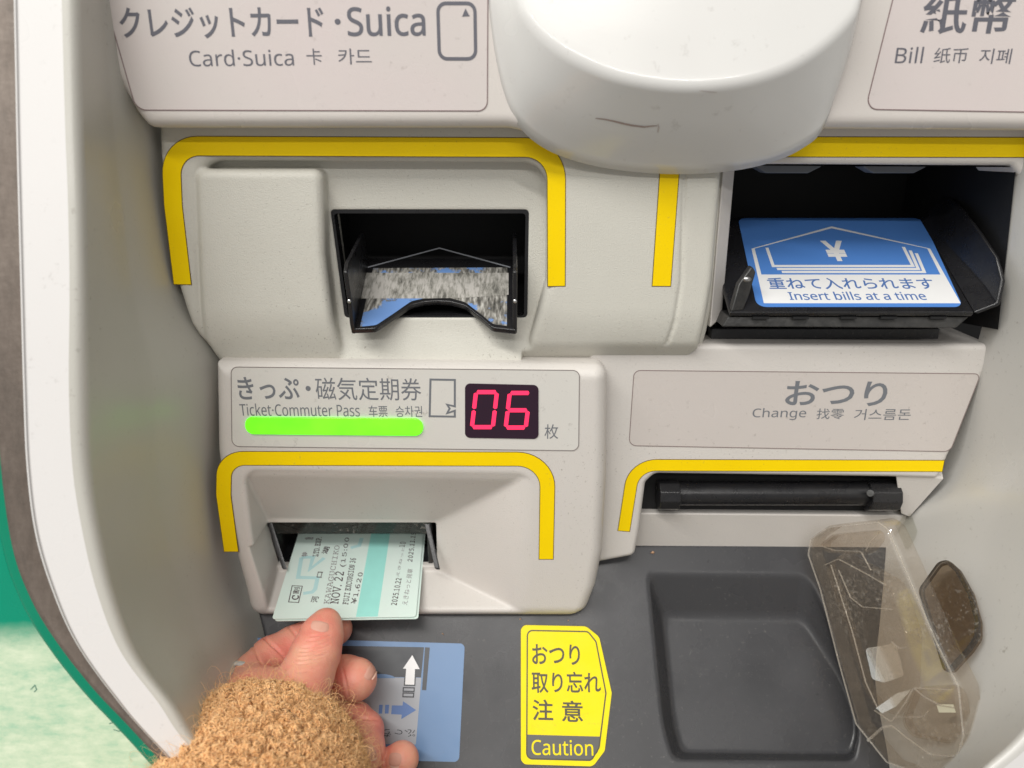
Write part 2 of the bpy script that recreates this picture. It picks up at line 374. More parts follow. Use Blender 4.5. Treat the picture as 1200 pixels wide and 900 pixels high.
# ------------------------------------------------------------------ signed distance modelling
def sdpoly(x, z, P):
    P = np.asarray(P, float); n = len(P); d = np.full(np.broadcast(x, z).shape, 1e9); s = np.ones_like(d)
    for i in range(n):
        a = P[i]; b = P[i-1]; e = b-a; wx = x-a[0]; wz = z-a[1]
        t = np.clip((wx*e[0]+wz*e[1])/(e@e+1e-12), 0, 1)
        dx = wx-e[0]*t; dz = wz-e[1]*t; d = np.minimum(d, dx*dx+dz*dz)
        c1 = z >= a[1]; c2 = z < b[1]; c3 = e[0]*wz > e[1]*wx
        flip = (c1 & c2 & c3) | (~c1 & ~c2 & ~c3); s = np.where(flip, -s, s)
    return s*np.sqrt(d)
def smax(a, b, k):
    if k <= 0: return np.maximum(a, b)
    h = np.clip(k-np.abs(a-b), 0, None)/k; return np.maximum(a, b)+h*h*k*.25
def smin(a, b, k): return -smax(-a, -b, k)
def rmax(a, b, r):   # intersection with an exact round edge
    qa = a+r; qb = b+r
    return np.sqrt(np.maximum(qa, 0)**2+np.maximum(qb, 0)**2)+np.minimum(np.maximum(qa, qb), 0)-r
def surface_nets(Dm, lo, h):
    Dm = np.pad(Dm, 1, constant_values=h); lo = np.array(lo)-h
    S = Dm < 0; nx, ny, nz = Dm.shape
    cs = sum(S[i:nx-1+i, j:ny-1+j, k:nz-1+k].astype(np.int8) for i in (0, 1) for j in (0, 1) for k in (0, 1))
    act = (cs > 0) & (cs < 8); I = np.argwhere(act); idx = np.full(act.shape, -1, np.int32); idx[act] = np.arange(len(I))
    C = [(i, j, k) for i in (0, 1) for j in (0, 1) for k in (0, 1)]
    val = {c: Dm[I[:, 0]+c[0], I[:, 1]+c[1], I[:, 2]+c[2]] for c in C}
    acc = np.zeros((len(I), 3)); cnt = np.zeros(len(I))
    for c in C:
        for ax in range(3):
            if c[ax]: continue
            e = list(c); e[ax] = 1; e = tuple(e); a = val[c]; b = val[e]; mk = (a < 0) != (b < 0)
            t = np.where(mk, a/(np.where(mk, a-b, 1)), 0); p = np.tile(np.array(c, float), (len(I), 1)); p[:, ax] = t
            acc += p*mk[:, None]; cnt += mk
    V = (I+acc/cnt[:, None])*h+lo; F = []
    for ax in range(3):
        sl0 = [slice(1, -1)]*3; sl1 = [slice(1, -1)]*3; sl0[ax] = slice(0, -1); sl1[ax] = slice(1, None)
        a = S[tuple(sl0)]; b = S[tuple(sl1)]; E = np.argwhere(a != b)
        sgn = a[E[:, 0], E[:, 1], E[:, 2]]; o = [1, 1, 1]; o[ax] = 0; E = E+np.array(o)
        u, v = (ax+1) % 3, (ax+2) % 3; q = []
        for du, dv in ((-1, -1), (0, -1), (0, 0), (-1, 0)):
            c = E.copy(); c[:, u] += du; c[:, v] += dv; q.append(idx[c[:, 0], c[:, 1], c[:, 2]])
        q = np.stack(q, 1); q = np.where(sgn[:, None], q, q[:, ::-1]); F.append(q)
    return V, np.vstack(F)
def sdf_obj(name, fn, lo, hi, h, m, parent, frame=None):
    lo = np.array(lo, float); hi = np.array(hi, float); n = np.ceil((hi-lo)/h).astype(int)+1
    x = (lo[0]+h*np.arange(n[0]))[:, None, None]; y = (lo[1]+h*np.arange(n[1]))[None, :, None]; z = (lo[2]+h*np.arange(n[2]))[None, None, :]
    Dm = np.broadcast_to(fn(x, y, z), tuple(n)).astype(np.float32)
    V, F = surface_nets(Dm, lo, h)
    if frame is not None: V = frame(V)
    return obj(name, V, F, m, parent, True)
def xz(P): return np.asarray(P)[:, [0, 2]]
def polyY(px, Y, r=0, seg=6):
    q = xz(hits(px, FY(Y))); return roundpoly(q, r, seg) if r else q
def plane3(a, b, c, inside):
    n = np.cross(np.array(b)-a, np.array(c)-a); n /= np.linalg.norm(n)
    if n@(np.array(inside)-a) > 0: n = -n
    return n, n@np.array(a)
def pdist(pl, x, y, z): n, d = pl; return n[0]*x+n[1]*y+n[2]*z-d

FACE = FY(0.0)
TRAY = Plane((0, 20, -82), (0, -math.sin(math.radians(50)), math.cos(math.radians(50))))

# ---- boxes
def box(name, lo, hi, m, parent, bw=.5, label=None):
    lo = np.array(lo, float); hi = np.array(hi, float)
    V = [(lo[0] if i & 1 == 0 else hi[0], lo[1] if i & 2 == 0 else hi[1], lo[2] if i & 4 == 0 else hi[2]) for i in range(8)]
    F = [(0, 1, 5, 4), (1, 3, 7, 5), (3, 2, 6, 7), (2, 0, 4, 6), (4, 5, 7, 6), (0, 2, 3, 1)]
    o = obj(name, V, F, m, parent, label=label)
    if bw: bevel(o, bw)
    return o
def prism(name, quad, n, t, m, parent, bw=.3, label=None):
    q = np.array(quad); n = np.array(n, float); n /= np.linalg.norm(n)
    k = len(q); V = np.vstack([q, q+n*t])
    ar = sum(np.cross(q[i]-q[0], q[(i+1) % k]-q[0]) for i in range(k)); idx = list(range(k))
    if ar@n > 0: idx = idx[::-1]
    F = [tuple(idx), tuple(i+k for i in idx[::-1])]
    for i in range(k): a, b = idx[i], idx[(i+1) % k]; F.append((b, a, a+k, b+k))
    o = obj(name, V, F, m, parent, label=label)
    if bw: bevel(o, bw, 2)
    return o

# ================================================================== THE MACHINE
mach = empty('ticket_machine', (0, 0, -150), 'off-white ticket vending machine front with card, bill, ticket and change slots framed in yellow', 'ticket machine')

# ---- upper panel with the printed plates
TOPY = -12.0
tp = polyY([(60, -140), (96, -20), (128, 80), (158, 132), (172, 149), (596, 149), (625, 155), (670, 160), (880, 160), (925, 152), (975, 150), (1330, 153), (1500, -140)], TOPY)
tp = roundpoly(tp, [0, 8, 14, 10, 4, 6, 3, 2, 2, 3, 4, 0, 0])
def f_top(x, y, z):
    d2 = sdpoly(x, z, tp); d = rmax(d2, TOPY-y, 4.0); return np.maximum(d, y-14)
sdf_obj('upper_panel', f_top, (-210, -18, 70), (280, 16, 160), .65, PANEL, mach)

# ---- card housing
zc = lambda py, Y: hit(600, py, FY(Y))[2]
S_out = polyY([(184, 120), (186, 180), (193, 240), (206, 330), (222, 380), (244, 424), (300, 440), (640, 440), (800, 440), (822, 412), (836, 330), (846, 205), (852, 120)], 0)
prof = lambda Yf, y0, y1, back: [(Yf, zc(60, Yf)), (Yf, zc(y0, Yf))]
def bottom_curve(y, z, z0, R, Yf):   # front face at Yf that bends back below height z0 with radius R
    dz = np.minimum(z-z0, 0); yy = (Yf+R)-y
    return np.where(z > z0, Yf-y, np.sqrt(dz*dz+np.maximum(yy, 0)**2)-R)
REC = polyY([(232, 188), (642, 190), (640, 330), (621, 400), (618, 470), (256, 470), (240, 400), (233, 330)], 0, r=0)
REC = roundpoly(REC, [9, 9, 0, 0, 0, 0, 0, 0])
PAD = polyY([(227, 198), (377, 198), (380, 300), (390, 380), (402, 436), (250, 436), (236, 400), (232, 330)], -1)
PAD = roundpoly(PAD, [3.5, 3.5, 0, 0, 3, 0, 0, 0])
SLOT = polyY([(388, 246), (619, 246), (617, 371), (405, 371)], 9, r=1.2)
z_card0 = zc(360, 0)
SIDEX = hit(862, 205, FY(10))[0]
groove = polyY([(801, 100), (806, 100), (804, 205), (800, 330), (792, 380), (784, 407), (781, 406), (789, 378), (797, 330), (800, 205)], 0)
z_seam = zc(431, 9)
z_ch = zc(406, 3.2); x_ck = hit(612, 400, FACE)[0]
def f_card(x, y, z):
    d2 = sdpoly(x, z, S_out)
    d = rmax(d2, bottom_curve(y, z, z_card0, 45., 0.)+0*x, 3.0)
    # step on the outer side of the right cheek
    d = smin(d, rmax(np.maximum(sdpoly(x, z, np.array(S_out)+[3.5, 0]), -sdpoly(x, z, S_out)*0-50), 7.5-y+np.maximum(z_card0-z, 0)**2/90, 2.), 1.)
    gr = sdpoly(x, z, groove); d = smax(d, -(np.sqrt(np.minimum(gr, 0)**2*0+np.maximum(gr+.9, 0)**2+np.maximum(-y-.1, 0)**2*0+(y-(.0+np.maximum(z_card0-z, 0)**2/90))**2)-1.0), .8)
    rec = sdpoly(x, z, REC); d = smax(d, -np.maximum(rec, y-8.), 4.0)
    pad = rmax(sdpoly(x, z, PAD), bottom_curve(y, z, z_card0, 42., -1.2)+0*x, 3.2); d = smin(d, pad, 1.2)
    # sill below the card guide
    sill = np.maximum(np.maximum((7.0-y) + (z-zc(392, 7.))*.30, z-zc(377, 7.)), np.abs(x-hit(510, 390, FACE)[0])-37)
    d = smin(d, sill, 1.6)
    d = smax(d, -np.maximum(sdpoly(x, z, SLOT), -(y+30)), .6)
    ch = np.maximum(((z_ch-z)*.95-(y-3.4))*.72, (x_ck-x)*0-99)+np.where(x < x_ck, -50., 0)
    d = smax(d, ch, .8)
    d = np.maximum(d, z_seam-z)
    return np.maximum(d, y-22)
card = sdf_obj('card_housing', f_card, (-152, -4, z_seam-1), (94, 24, 106), .62, PLA2, mach)

# ---- bill housing: lintel above the bill slot
BL = polyY([(846, 100), (1300, 100), (1300, 230), (1210, 230), (1193, 202), (1187, 194), (862, 192), (846, 192)], 0)
def f_bill(x, y, z): return np.maximum(rmax(sdpoly(x, z, BL), -y+0*x, 2.0), y-24)
sdf_obj('bill_housing', f_bill, (80, -2, 0), (200, 26, 106), .7, PLA, mach)

# ---- ticket housing with its funnel
TY = -4.0
T_out = polyY([(250, 426), (713, 430), (712, 560), (707, 650), (699, 690), (688, 718), (660, 760), (300, 760), (284, 690), (262, 610), (252, 530)], TY)
T_out = roundpoly(T_out, [1, 5, 0, 0, 0, 0, 0, 0, 0, 0, 0])
z_t0 = zc(711, TY)
Pf = lambda px, py, Y: hit(px, py, FY(Y))
SY = 16.0   # depth of the slot mouth
s_tl, s_tr, s_bl, s_br = Pf(309, 611, SY), Pf(514, 611, SY), Pf(322, 669, SY), Pf(514, 669, SY)
o_tl, o_tr, o_r2, o_br, o_bl = Pf(286, 552, TY), Pf(612, 558, TY), Pf(622, 575, TY), Pf(585, 735, TY), Pf(322, 745, TY)
ins = (s_tl+s_tr+s_bl+s_br)/4+np.array([0, -6, 0])
FUN = [plane3(o_tl, o_tr, s_tr, ins), plane3(s_tr, s_br, Pf(600, 720, TY), ins), plane3(s_tl, s_bl, Pf(296, 640, TY), ins),
       plane3(s_bl, s_br, Pf(575, 731, -10.), ins), (np.array([0, 1., 0]), SY)]
# right flank: two facets
fr1 = plane3(Pf(602, 560, TY), s_tr, Pf(516, 650, SY), ins)
fr2 = plane3(Pf(583, 728, TY-1), Pf(604, 560, TY+4), Pf(620, 640, TY), ins)
FUN[1] = plane3(Pf(612, 640, TY), s_tr, s_br, ins)
INR = polyY([(286, 553), (624, 558), (620, 700), (612, 790), (330, 790), (296, 640)], TY); INR = roundpoly(INR, [6, 7, 0, 0, 0, 0])
TSL = polyY([(310, 613), (511, 613), (512, 663), (325, 663)], SY)
def f_tick(x, y, z):
    d = rmax(sdpoly(x, z, T_out), bottom_curve(y, z, z_t0, 7., TY)+0*x, 5.5)
    fn = pdist(FUN[0], x, y, z)
    for p, k in zip(FUN[1:], (1.2, 1.5, 1.2, .6)): fn = smax(fn, pdist(p, x, y, z), k)
    fn = smax(fn, sdpoly(x, z, INR), 1.0)
    d = smax(d, -fn, 2.4)
    d = smax(d, -np.maximum(sdpoly(x, z, TSL), -(y+20)), .5)
    return np.maximum(d, y-30)
tick = sdf_obj('ticket_housing', f_tick, (-118, -7, -118), (42, 32, 10), .55, PLA, mach)

# ---- change housing
CY = 8.0
C_out = polyY([(690, 404), (1168, 404), (1136, 480), (1103, 556), (1098, 562), (1040, 560), (768, 556), (757, 566), (750, 620), (744, 652), (690, 662)], CY)
C_out = roundpoly(C_out, [0, 2, 0, 2, 1, 0, 4, 3, 0, 3, 0])
C_back = polyY([(690, 404), (1168, 404), (1108, 556), (1062, 560), (768, 556), (745, 662), (690, 662)], CY)
zl = zc(404, CY)
def f_chg(x, y, z):
    d2 = sdpoly(x, z, C_out); d = rmax(d2, CY-y+0*x, 2.2); return np.maximum(d, y-44)
chg = sdf_obj('change_housing', f_chg, (22, 5, -95), (188, 46, 20), .62, PLA, mach)
Q = [hit(1050, 558, FY(CY+1.5)), hit(1106, 561, FY(CY+1.5)), hit(1066, 606, FY(14)), hit(1056, 602, FY(14))]
prism('change_housing_underside', Q, (0, .6, .8), 3, PLA, mach, .3)
# back ledge under the change slot
V = [hit(700, 601, FY(16)), hit(1064, 604, FY(16)), hit(1050, 645, FY(20)), hit(700, 641, FY(20.5))]
V = [np.array(v) for v in V]; V2 = [v+np.array([0, 14, 0]) for v in V]
lg = obj('change_ledge', V+V2, [(0, 3, 2, 1), (4, 5, 6, 7), (0, 1, 5, 4), (1, 2, 6, 5), (2, 3, 7, 6), (3, 0, 4, 7)], PLA, mach); bevel(lg, .8)

box('added_backing', (-170, 78, -95), (250, 82, 170), BLKM, mach, 0)  # added black backing, keeps world light out of the gaps
# ---- card slot: dark well, guide plate, cheeks
cx0 = hit(388, 300, FY(9))[0]; cx1 = hit(619, 300, FY(9))[0]; ct = zc(244, 9); cb = zc(372, 9)
well = obj('card_slot', *(lambda a, b, zt, zb, y0, y1: ([(a, y0, zb), (b, y0, zb), (b, y0, zt), (a, y0, zt), (a, y1, zb+12), (b, y1, zb+12), (b, y1, zt), (a, y1, zt)],
      [(4, 5, 6, 7), (0, 1, 5, 4), (7, 6, 2, 3), (0, 4, 7, 3), (1, 2, 6, 5)]))(cx0-.8, cx1+.8, ct+.8, cb-1.5, 9.4, 48), BLKM, mach)
# bezel round the mouth
BZ = FY(8.2)
q = BZ.to2(hits([(387, 243), (620, 244), (618, 372), (404, 372)], BZ)); qi = BZ.to2(hits([(391, 250), (616, 250), (614, 370), (408, 370)], BZ))
qo = roundpoly(q, 1.5, 5); qn = roundpoly(qi, 1.2, 5); n = len(qo)
Vb = [BZ.to3(p) for p in qo]+[BZ.to3(p) for p in qn]; Vb += [v+np.array([0, 6., 0]) for v in Vb[n:]] + [v+np.array([0, 1.5, 0]) for v in Vb[:n]]
Fb = []
for i in range(n):
    j = (i+1) % n; Fb += [(i, j, n+j, n+i), (n+i, n+j, 2*n+j, 2*n+i), (j, i, 3*n+i, 3*n+j)]
obj('slot_bezel', Vb, Fb, BLK, well)
# guide plate (slopes back and up into the slot)
g0 = at(508, 385, 0)
def ramp_plane(py, Y, slope):
    p = hit(508, py, FY(Y)); a = math.radians(slope); return Plane(p, (0, -math.sin(a), math.cos(a)))
CR = ramp_plane(384, -3., 30)
gp = [(411, 386), (440, 385), (462, 370), (482, 357), (498, 353.5), (512, 352.5), (528, 353.5), (545, 358), (562, 371), (577, 384), (605, 387), (598, 262), (432, 262)]
q = CR.to2(hits(gp[:11], CR)); q = roundpoly(q, [1, 3, 4, 5, 5, 5, 5, 5, 4, 3, 1], 4, closed=False)
xr = hit(605, 387, CR); xl = hit(411, 386, CR)
e = CR.to2(np.array([xr+CR.up*42, xl+CR.up*42]))
guide = prism('card_guide', CR.to3(np.vstack([q, e])), -CR.n, 2.4, BLK, mach, .55, 'black card guide with curved thumb notch and worn blue print')
# worn print on the guide
wp = [(422, 383), (441, 381), (462, 367), (482, 353), (498, 349.5), (512, 348.5), (528, 349.5), (545, 354), (562, 367), (578, 380), (594, 382)]
q = CR.to2(hits(wp, CR)); q = roundpoly(q, [.5, 3, 4, 5, 5, 5, 5, 5, 4, 3, .5], 4, closed=False)
e = CR.to2(np.array([hit(594, 382, CR)+CR.up*34, hit(424, 383, CR)+CR.up*34]))
plate('guide_print', CR.to3(np.vstack([q, e]))+CR.n*.02, CR.n, .06, WORN, guide)
yb0 = CR.to2(hits([(431, 320)], CR))[0][1]; yb1 = CR.to2(hits([(427, 350)], CR))[0][1]
xa = CR.to2(hits([(431, 320)], CR))[0][0]-.7; xb = CR.to2(hits([(596, 320)], CR))[0][0]
plate('scratched_strip', CR.to3(np.array([(xa, yb1), (xa+24, yb1), (xb-18, yb1+.3), (xb, yb1+2.2), (xb, yb0), (xa, yb0)]))+CR.n*.1, CR.n, .05, SCR, guide)
ap = [(431, 313.5), (515, 291), (598, 313.5)]
strokes('guide_arrow', [(ap, False)], CR, .7, GRYP, guide, off=.1)
# guide cheeks
for s, xe in ((-1, xl[0]), (1, xr[0]-1.3)):
    P = [xl*[0, 1, 1]+[xe, 0, 0]]; P0 = P[0]
    pr = [P0-CR.n*2.4, P0+CR.n*2+CR.up*.0, P0+CR.n*9.5+CR.up*2.5+np.array([0, 0, 2.]), P0+CR.n*22+CR.up*6., P0+CR.n*23.+CR.up*10, P0+CR.n*14+CR.up*40, P0-CR.n*2.4+CR.up*40]
    ck = prism('guide_cheek', np.array(pr), (1, 0, 0), 1.6, BLK, mach, .45)
    pin = P0+CR.n*9.3+CR.up*2.2+np.array([.8, -.3, 2.])
    th = np.linspace(0, 2*math.pi, 10, endpoint=False)
    Vp = [pin+np.array([0, -.7, 0])]+[pin+np.array([.75*math.cos(a), 0, .75*math.sin(a)]) for a in th]
    obj('pin', Vp, [(0, 1+(i+1) % 10, 1+i) for i in range(10)], METAL, ck, True)

# ---- bill slot
bx0 = hit(860, 200, FY(4))[0]; bx1 = hit(1193, 200, FY(0))[0]; bt = zc(190, 10)+1.5; bb = zl-.4
obj('bill_slot', [(bx0, 23, bb), (hit(1171, 380, FY(1.5))[0], 1.5, bb+8), (bx1, 1.5, bt-3), (bx0, 23, bt-3), (bx0, 75, bb), (bx1, 75, bb), (bx1, 75, bt), (bx0, 75, bt)],
    [(4, 5, 6, 7), (7, 6, 2, 3), (0, 4, 7, 3), (1, 2, 6, 5)], BLKM, mach)
bslot = bpy.data.objects['bill_slot']
# left jamb, right dark jamb
prism('bill_jamb', [hit(848, 190, FY(6)), hit(862, 190, FY(12)), hit(846, 372, FY(12)), hit(832, 385, FY(6))], (0, 1, 0), 30, PLA, mach, .8)
BR_ = Plane((0, -2, zc(366, -2)), (0, -math.sin(math.radians(31)), math.cos(math.radians(31))))
BP = lambda x, y: hit(x, y, BR_)
pts = [BP(856, 366), BP(1142, 366), BP(1142, 366)+BR_.up*58, BP(856, 366)+BR_.up*58]
btray = prism('bill_tray', pts, -BR_.n, 2.2, BLK, mach, .5, 'black bill tray with raised right wing')
fl = BP(856, 366)-BR_.n*2.4
prism('bill_tray_lip', [fl+[0, 1.0, 0], BP(1142, 366)-BR_.n*2.4+[0, 1.0, 0], BP(1128, 372)-BR_.n*2.4+[0, 1.2, -2.6], fl+[-2, 1.2, -4]], (0, 1, 0), 12, BLKW, mach, .5)
for sx in (882, 929, 985, 1032, 1090):   # small slots in the lip
    a = hit(sx, 372.2, FY(-1.2)); box('lip_slot', a+np.array([0, -.35, -.45]), a+np.array([6, .3, .35]), BLKM, bpy.data.objects['bill_tray_lip'], 0)
# shadow-gap foot on the ledge
box('tray_foot', (hit(850, 372, FACE)[0], 17, zl-.5), (hit(1136, 372, FACE)[0], 50, zl+4.2), GRY, mach, .4)
# right wing: raised side of the bill tray
wb = BP(1142, 366); W = [wb-BR_.n*2.2, wb+BR_.n*0+[1.5, 0, 0], wb+BR_.n*8+BR_.up*1+[7.5, 0, 0], wb+BR_.n*13+BR_.up*6+[8.5, 0, 0], wb+BR_.n*20+BR_.up*22+[5, 0, 0], wb+BR_.n*16+BR_.up*56+[0, 0, 0], wb-BR_.n*2.2+BR_.up*56]
W = [np.array(v) for v in W]
wg = [W[0], W[1], hit(1156, 352, FY(-1)), hit(1173, 330, FY(-1)), hit(1168, 300, FY(2)), hit(1136, 262, FY(14)), hit(1120, 240, FY(40)), BP(1085, 258), ]
Vw = []; n = 5
low = [wb+BR_.up*t for t in (0, 10, 24, 40, 56)]
mid = [wb+BR_.up*t+BR_.n*k+np.array([dx, 0, 0]) for t, k, dx in ((0, 4.2, 6.0), (10, 4, 6), (24, 3.6, 4.), (40, 3, 2.), (56, 3, 1))]
top = [hit(1174, 328, FY(-2)), hit(1167, 300, FY(3)), hit(1148, 272, FY(13)), hit(1128, 245, FY(26)), hit(1110, 225, FY(46))]
for ring in (low, mid, top): Vw += ring
Vw += [v+np.array([1.7, 0, -.6]) for v in Vw]
Fw = []
for r in range(2):
    for i in range(n-1):
        a = r*n+i; Fw += [(a, a+n, a+n+1, a+1), (a+15, a+16, a+n+16, a+n+15)]
for i in range(n-1): Fw += [(2*n+i, 2*n+i+15, 2*n+i+16, 2*n+i+1)]
for r in range(2): Fw += [(r*n, r*n+15, r*n+n+15, r*n+n)]
wing = obj('bill_tray_wing', Vw, Fw, BLK, mach); bevel(wing, .6, 2)
# left arm with bright pin
la = prism('bill_tray_arm', [BP(856, 366), BP(872, 364), BP(876, 350)+BR_.n*3, BP(878, 345)+BR_.n*11, BP(872, 340)+BR_.n*12, BP(860, 352)+BR_.n*8], (0, 1, 0), 4., BLKW, mach, .8)
c = hit(875, 327, FY(-2)); th = np.linspace(0, 2*math.pi, 12, endpoint=False)
Vp = []
for t_ in (0, 1):
    for a in th: Vp.append(c+np.array([1.5*math.cos(a), -1+t_*.5, 1.0*math.sin(a)*1.0]))
    th = th
obj('pin', Vp+[c+np.array([0, -1.2, 0])], [(i, (i+1) % 12, 12+(i+1) % 12, 12+i) for i in range(12)]+[(24, (i+1) % 12, i) for i in range(12)], METAL, la, True)
# grey guides hanging at the top of the slot
for a, b in ((886, 961), (1012, 1085)):
    y = 196
    P = [hit(a, 190, FY(26)), hit(b+8, 190, FY(26)), hit(b, 196, FY(26)), hit(b-14, 203, FY(26)), hit(a+12, 203, FY(26)), hit(a, 196, FY(26))]
    prism('feed_guide', P, (0, 1, 0), 8, INK2, mach, .4)

# bill sticker
BS = BR_.off(.0)
Z = lambda x, y: (860+x/4.2857, 240+y/4.2857)
st = flat('bill_sticker', [Z(20, 68), Z(945, 68), Z(1150, 514), Z(115, 514)], BS, BLUE, mach, .02, r=3.5, t=.12, label='blue sticker on the bill tray with stacked bills and a yen sign')
flat('print_panel', [Z(88, 222), Z(490, 110), Z(985, 222), Z(1138, 496), Z(150, 496)], BS, WHT, st, .15, t=.03)
flat('print_field', [Z(104, 222), Z(490, 120), Z(970, 222), Z(1036, 352), Z(138, 352)], BS, BLUE, st, .19, t=.03)
ln = [([Z(165, 218), Z(197, 310), Z(898, 310), Z(850, 214)], False), ([Z(215, 325), Z(925, 325), Z(884, 232)], False), ([Z(240, 340), Z(955, 340), Z(915, 246)], False)]
strokes('printed_bills', ln, BS, 1.25, WHT, st, off=.23)
text('¥', BS, (*Z(475, 183), *Z(588, 285)), WHT, st, .03, .25, name='yen_sign')
text('重ねて入れられます', BS, (*Z(180, 368), *Z(1018, 426)), BLUEI, st, .012, .2)
text('Insert bills at a time', BS, (*Z(282, 438), *Z(972, 480)), BLUEI, st, .012, .2)

# ---- change slot: black roller and end blocks
rw = hit(765, 560, FY(16))
box('change_slot', (hit(750, 600, FY(14))[0], 20, zc(602, 17)-2), (hit(1066, 600, FY(14))[0], 44, zc(548, 16)), BLKM, mach, 0)
chs = bpy.data.objects['change_slot']
def cyl(name, a, b, r, m, parent, seg=32, bw=.4):
    a = np.array(a, float); b = np.array(b, float); d = (b-a)/np.linalg.norm(b-a); u = np.cross(d, [0, 0, 1.]) if abs(d[2]) < .9 else np.cross(d, [1., 0, 0])
    u /= np.linalg.norm(u); v = np.cross(d, u); V = []; F = []
    for e_ in (a, b):
        for i in range(seg): t = 2*math.pi*i/seg; V.append(e_+r*(math.cos(t)*u+math.sin(t)*v))
    for i in range(seg): j = (i+1) % seg; F.append((i, j, seg+j, seg+i))
    F += [tuple(range(seg))[::-1], tuple(range(seg, 2*seg))]
    o = obj(name, V, F, m, parent); 
    if bw: bevel(o, bw, 2)
    return o
ra, rb = hit(775, 582, FY(15)), hit(1048, 584, FY(15))
rz = (zc(560, 13)+zc(603, 13))/2
cyl('change_roller', (ra[0], 16, rz), (rb[0], 16, rz), 5.2, BLK, mach)
cyl('roller_end', (hit(772, 580, FY(12))[0], 14.5, rz), (hit(796, 580, FY(12))[0], 14.5, rz), 6.6, BLK, mach, 10)
re = cyl('roller_end', (hit(1018, 582, FY(12))[0], 14.5, rz-.3), (hit(1053, 582, FY(12))[0], 14.5, rz-.3), 6.8, BLK, mach, 10)
cyl('screw', hit(1020, 578, FY(7.6)), hit(1020, 578, FY(9)), 1.5, BLKW, re, 14, .2)

# ---- left and right walls, rim: one moulding lofted round the recess
RP = Plane(hit(95, 160, FY(-45)), (0, -math.cos(math.radians(15.5)), math.sin(math.radians(15.5))))
ST = [((84, -120), (140, -120, 0), (11, -120)), ((87, 0), (160, 0, 1), (14, 0)), ((91, 150), (178, 150, 2), (17, 150)), ((94, 230), (189, 230, 4), (19, 230)),
      ((96, 340), (211, 345, 4), (22, 340)), ((95, 450), (250, 436, 3), (25, 450)), ((99, 545), (252, 530, 3), (29, 545)), ((110, 618), (258, 612, 4), (39, 625)),
      ((128, 695), (280, 690, 'T'), (59, 692)), ((155, 766), (306, 755, 'T'), (86, 752)), ((198, 824), (335, 830, 'T'), (128, 812)), ((248, 890), (390, 900, 'T'), (184, 876)),
      ((400, 1000), (480, 960, 'T'), (370, 1070)), ((600, 1030), (600, 985, 'T'), (600, 1115)), ((900, 1030), (900, 985, 'T'), (900, 1115)), ((1070, 985), (1030, 955, 'T'), (1110, 1060)),
      ((1150, 905), (1042, 920, 'T'), (1210, 985)), ((1200, 861), (1038, 880, 'T'), (1265, 925)), ((1270, 780), (1024, 800, 'T'), (1340, 830)), ((1310, 680), (1030, 720, 'T'), (1385, 700)),
      ((1330, 600), (1036, 652, 'T'), (1405, 600)), ((1340, 540), (1066, 604, 16), (1410, 540)), ((1345, 480), (1114, 548, 14), (1415, 480)), ((1350, 395), (1170, 388, 2.5), (1420, 400)),
      ((1352, 300), (1181, 295, 1.6), (1425, 300)), ((1355, 190), (1193, 198, 1.6), (1430, 190)), ((1360, -120), (1240, -120, 1), (1435, -120))]
I_ = np.array([hit(*s[0], RP) for s in ST]); B_ = np.array([hit(s[1][0], s[1][1], TRAY.off(-1.) if s[1][2] == 'T' else FY(s[1][2])) for s in ST]); O_ = np.array([hit(*s[2], RP) for s in ST])
def catmull(P, k):
    P = np.asarray(P); out = []
    for i in range(len(P)-1):
        p0, p1, p2, p3 = P[max(i-1, 0)], P[i], P[i+1], P[min(i+2, len(P)-1)]
        for j in range(k):
            t = j/k; out.append(.5*((2*p1)+(-p0+p2)*t+(2*p0-5*p1+4*p2-p3)*t*t+(-p0+3*p1-3*p2+p3)*t**3))
    out.append(P[-1]); return np.array(out)
K = 8; Is, Bs, Os = catmull(I_, K), catmull(B_, K), catmull(O_, K); ns = len(Is)
def unit(v): return v/np.linalg.norm(v, axis=-1, keepdims=True)
def loft(name, rings, m, parent, closed=False, smooth=True, flip=False):
    R = np.array(rings); a, b, _ = R.shape; V = R.reshape(-1, 3); i, j = np.meshgrid(np.arange(a-1), np.arange(b if closed else b-1), indexing='ij')
    i = i.ravel(); j = j.ravel(); jn = (j+1) % b
    F = np.stack([i*b+j, i*b+jn, (i+1)*b+jn, (i+1)*b+j], 1)
    if flip: F = F[:, ::-1]
    return obj(name, V, F, m, parent, smooth)
# the wall flares: deeper half nearly straight, front half opens outward (crease between)
away = unit(Bs-Is); rr_ = 3.6
c1 = Is+away*rr_; c2 = Is+unit(Os-Is)*rr_
backs = Bs+unit(np.stack([0*Bs[:, 0], 0*Bs[:, 0]+1, 0*Bs[:, 0]], 1))*10
nleft = 10*K  # stations of the left side
def rings_for(sl):
    L = [backs[sl], Bs[sl]]
    outward = unit(Os-Is)[sl]
    for t in (.1, .2, .3, .4, .48, .52, .6, .7, .8, .9): 
        bulge = (1-abs(t-.5)*2)*2.4
        L.append(Bs[sl]*(1-t)+c1[sl]*t+outward*bulge)
    for t in np.linspace(0, 1, 9):
        L.append((1-t)**2*c1[sl]+2*t*(1-t)*Is[sl]+t*t*c2[sl])
    L.insert(-9, L[-9]*.93+L[-10]*.07)
    return L
def rim_rings(sl):
    u = unit(Os-Is)[sl]; L = [c2[sl], c2[sl]+u*.8, Os[sl]-u*2.0, Os[sl]-u*1.2]
    for t in np.linspace(0, 1, 5): L.append((1-t)**2*(Os[sl]-u*1.2)+2*t*(1-t)*Os[sl]+t*t*(Os[sl]-RP.n*1.2))
    L.append(Os[sl]-RP.n*12); return L
a_, b_ = slice(0, 14*K+1), slice(14*K, ns)
loft('left_side_wall', rings_for(a_), WALL, mach)
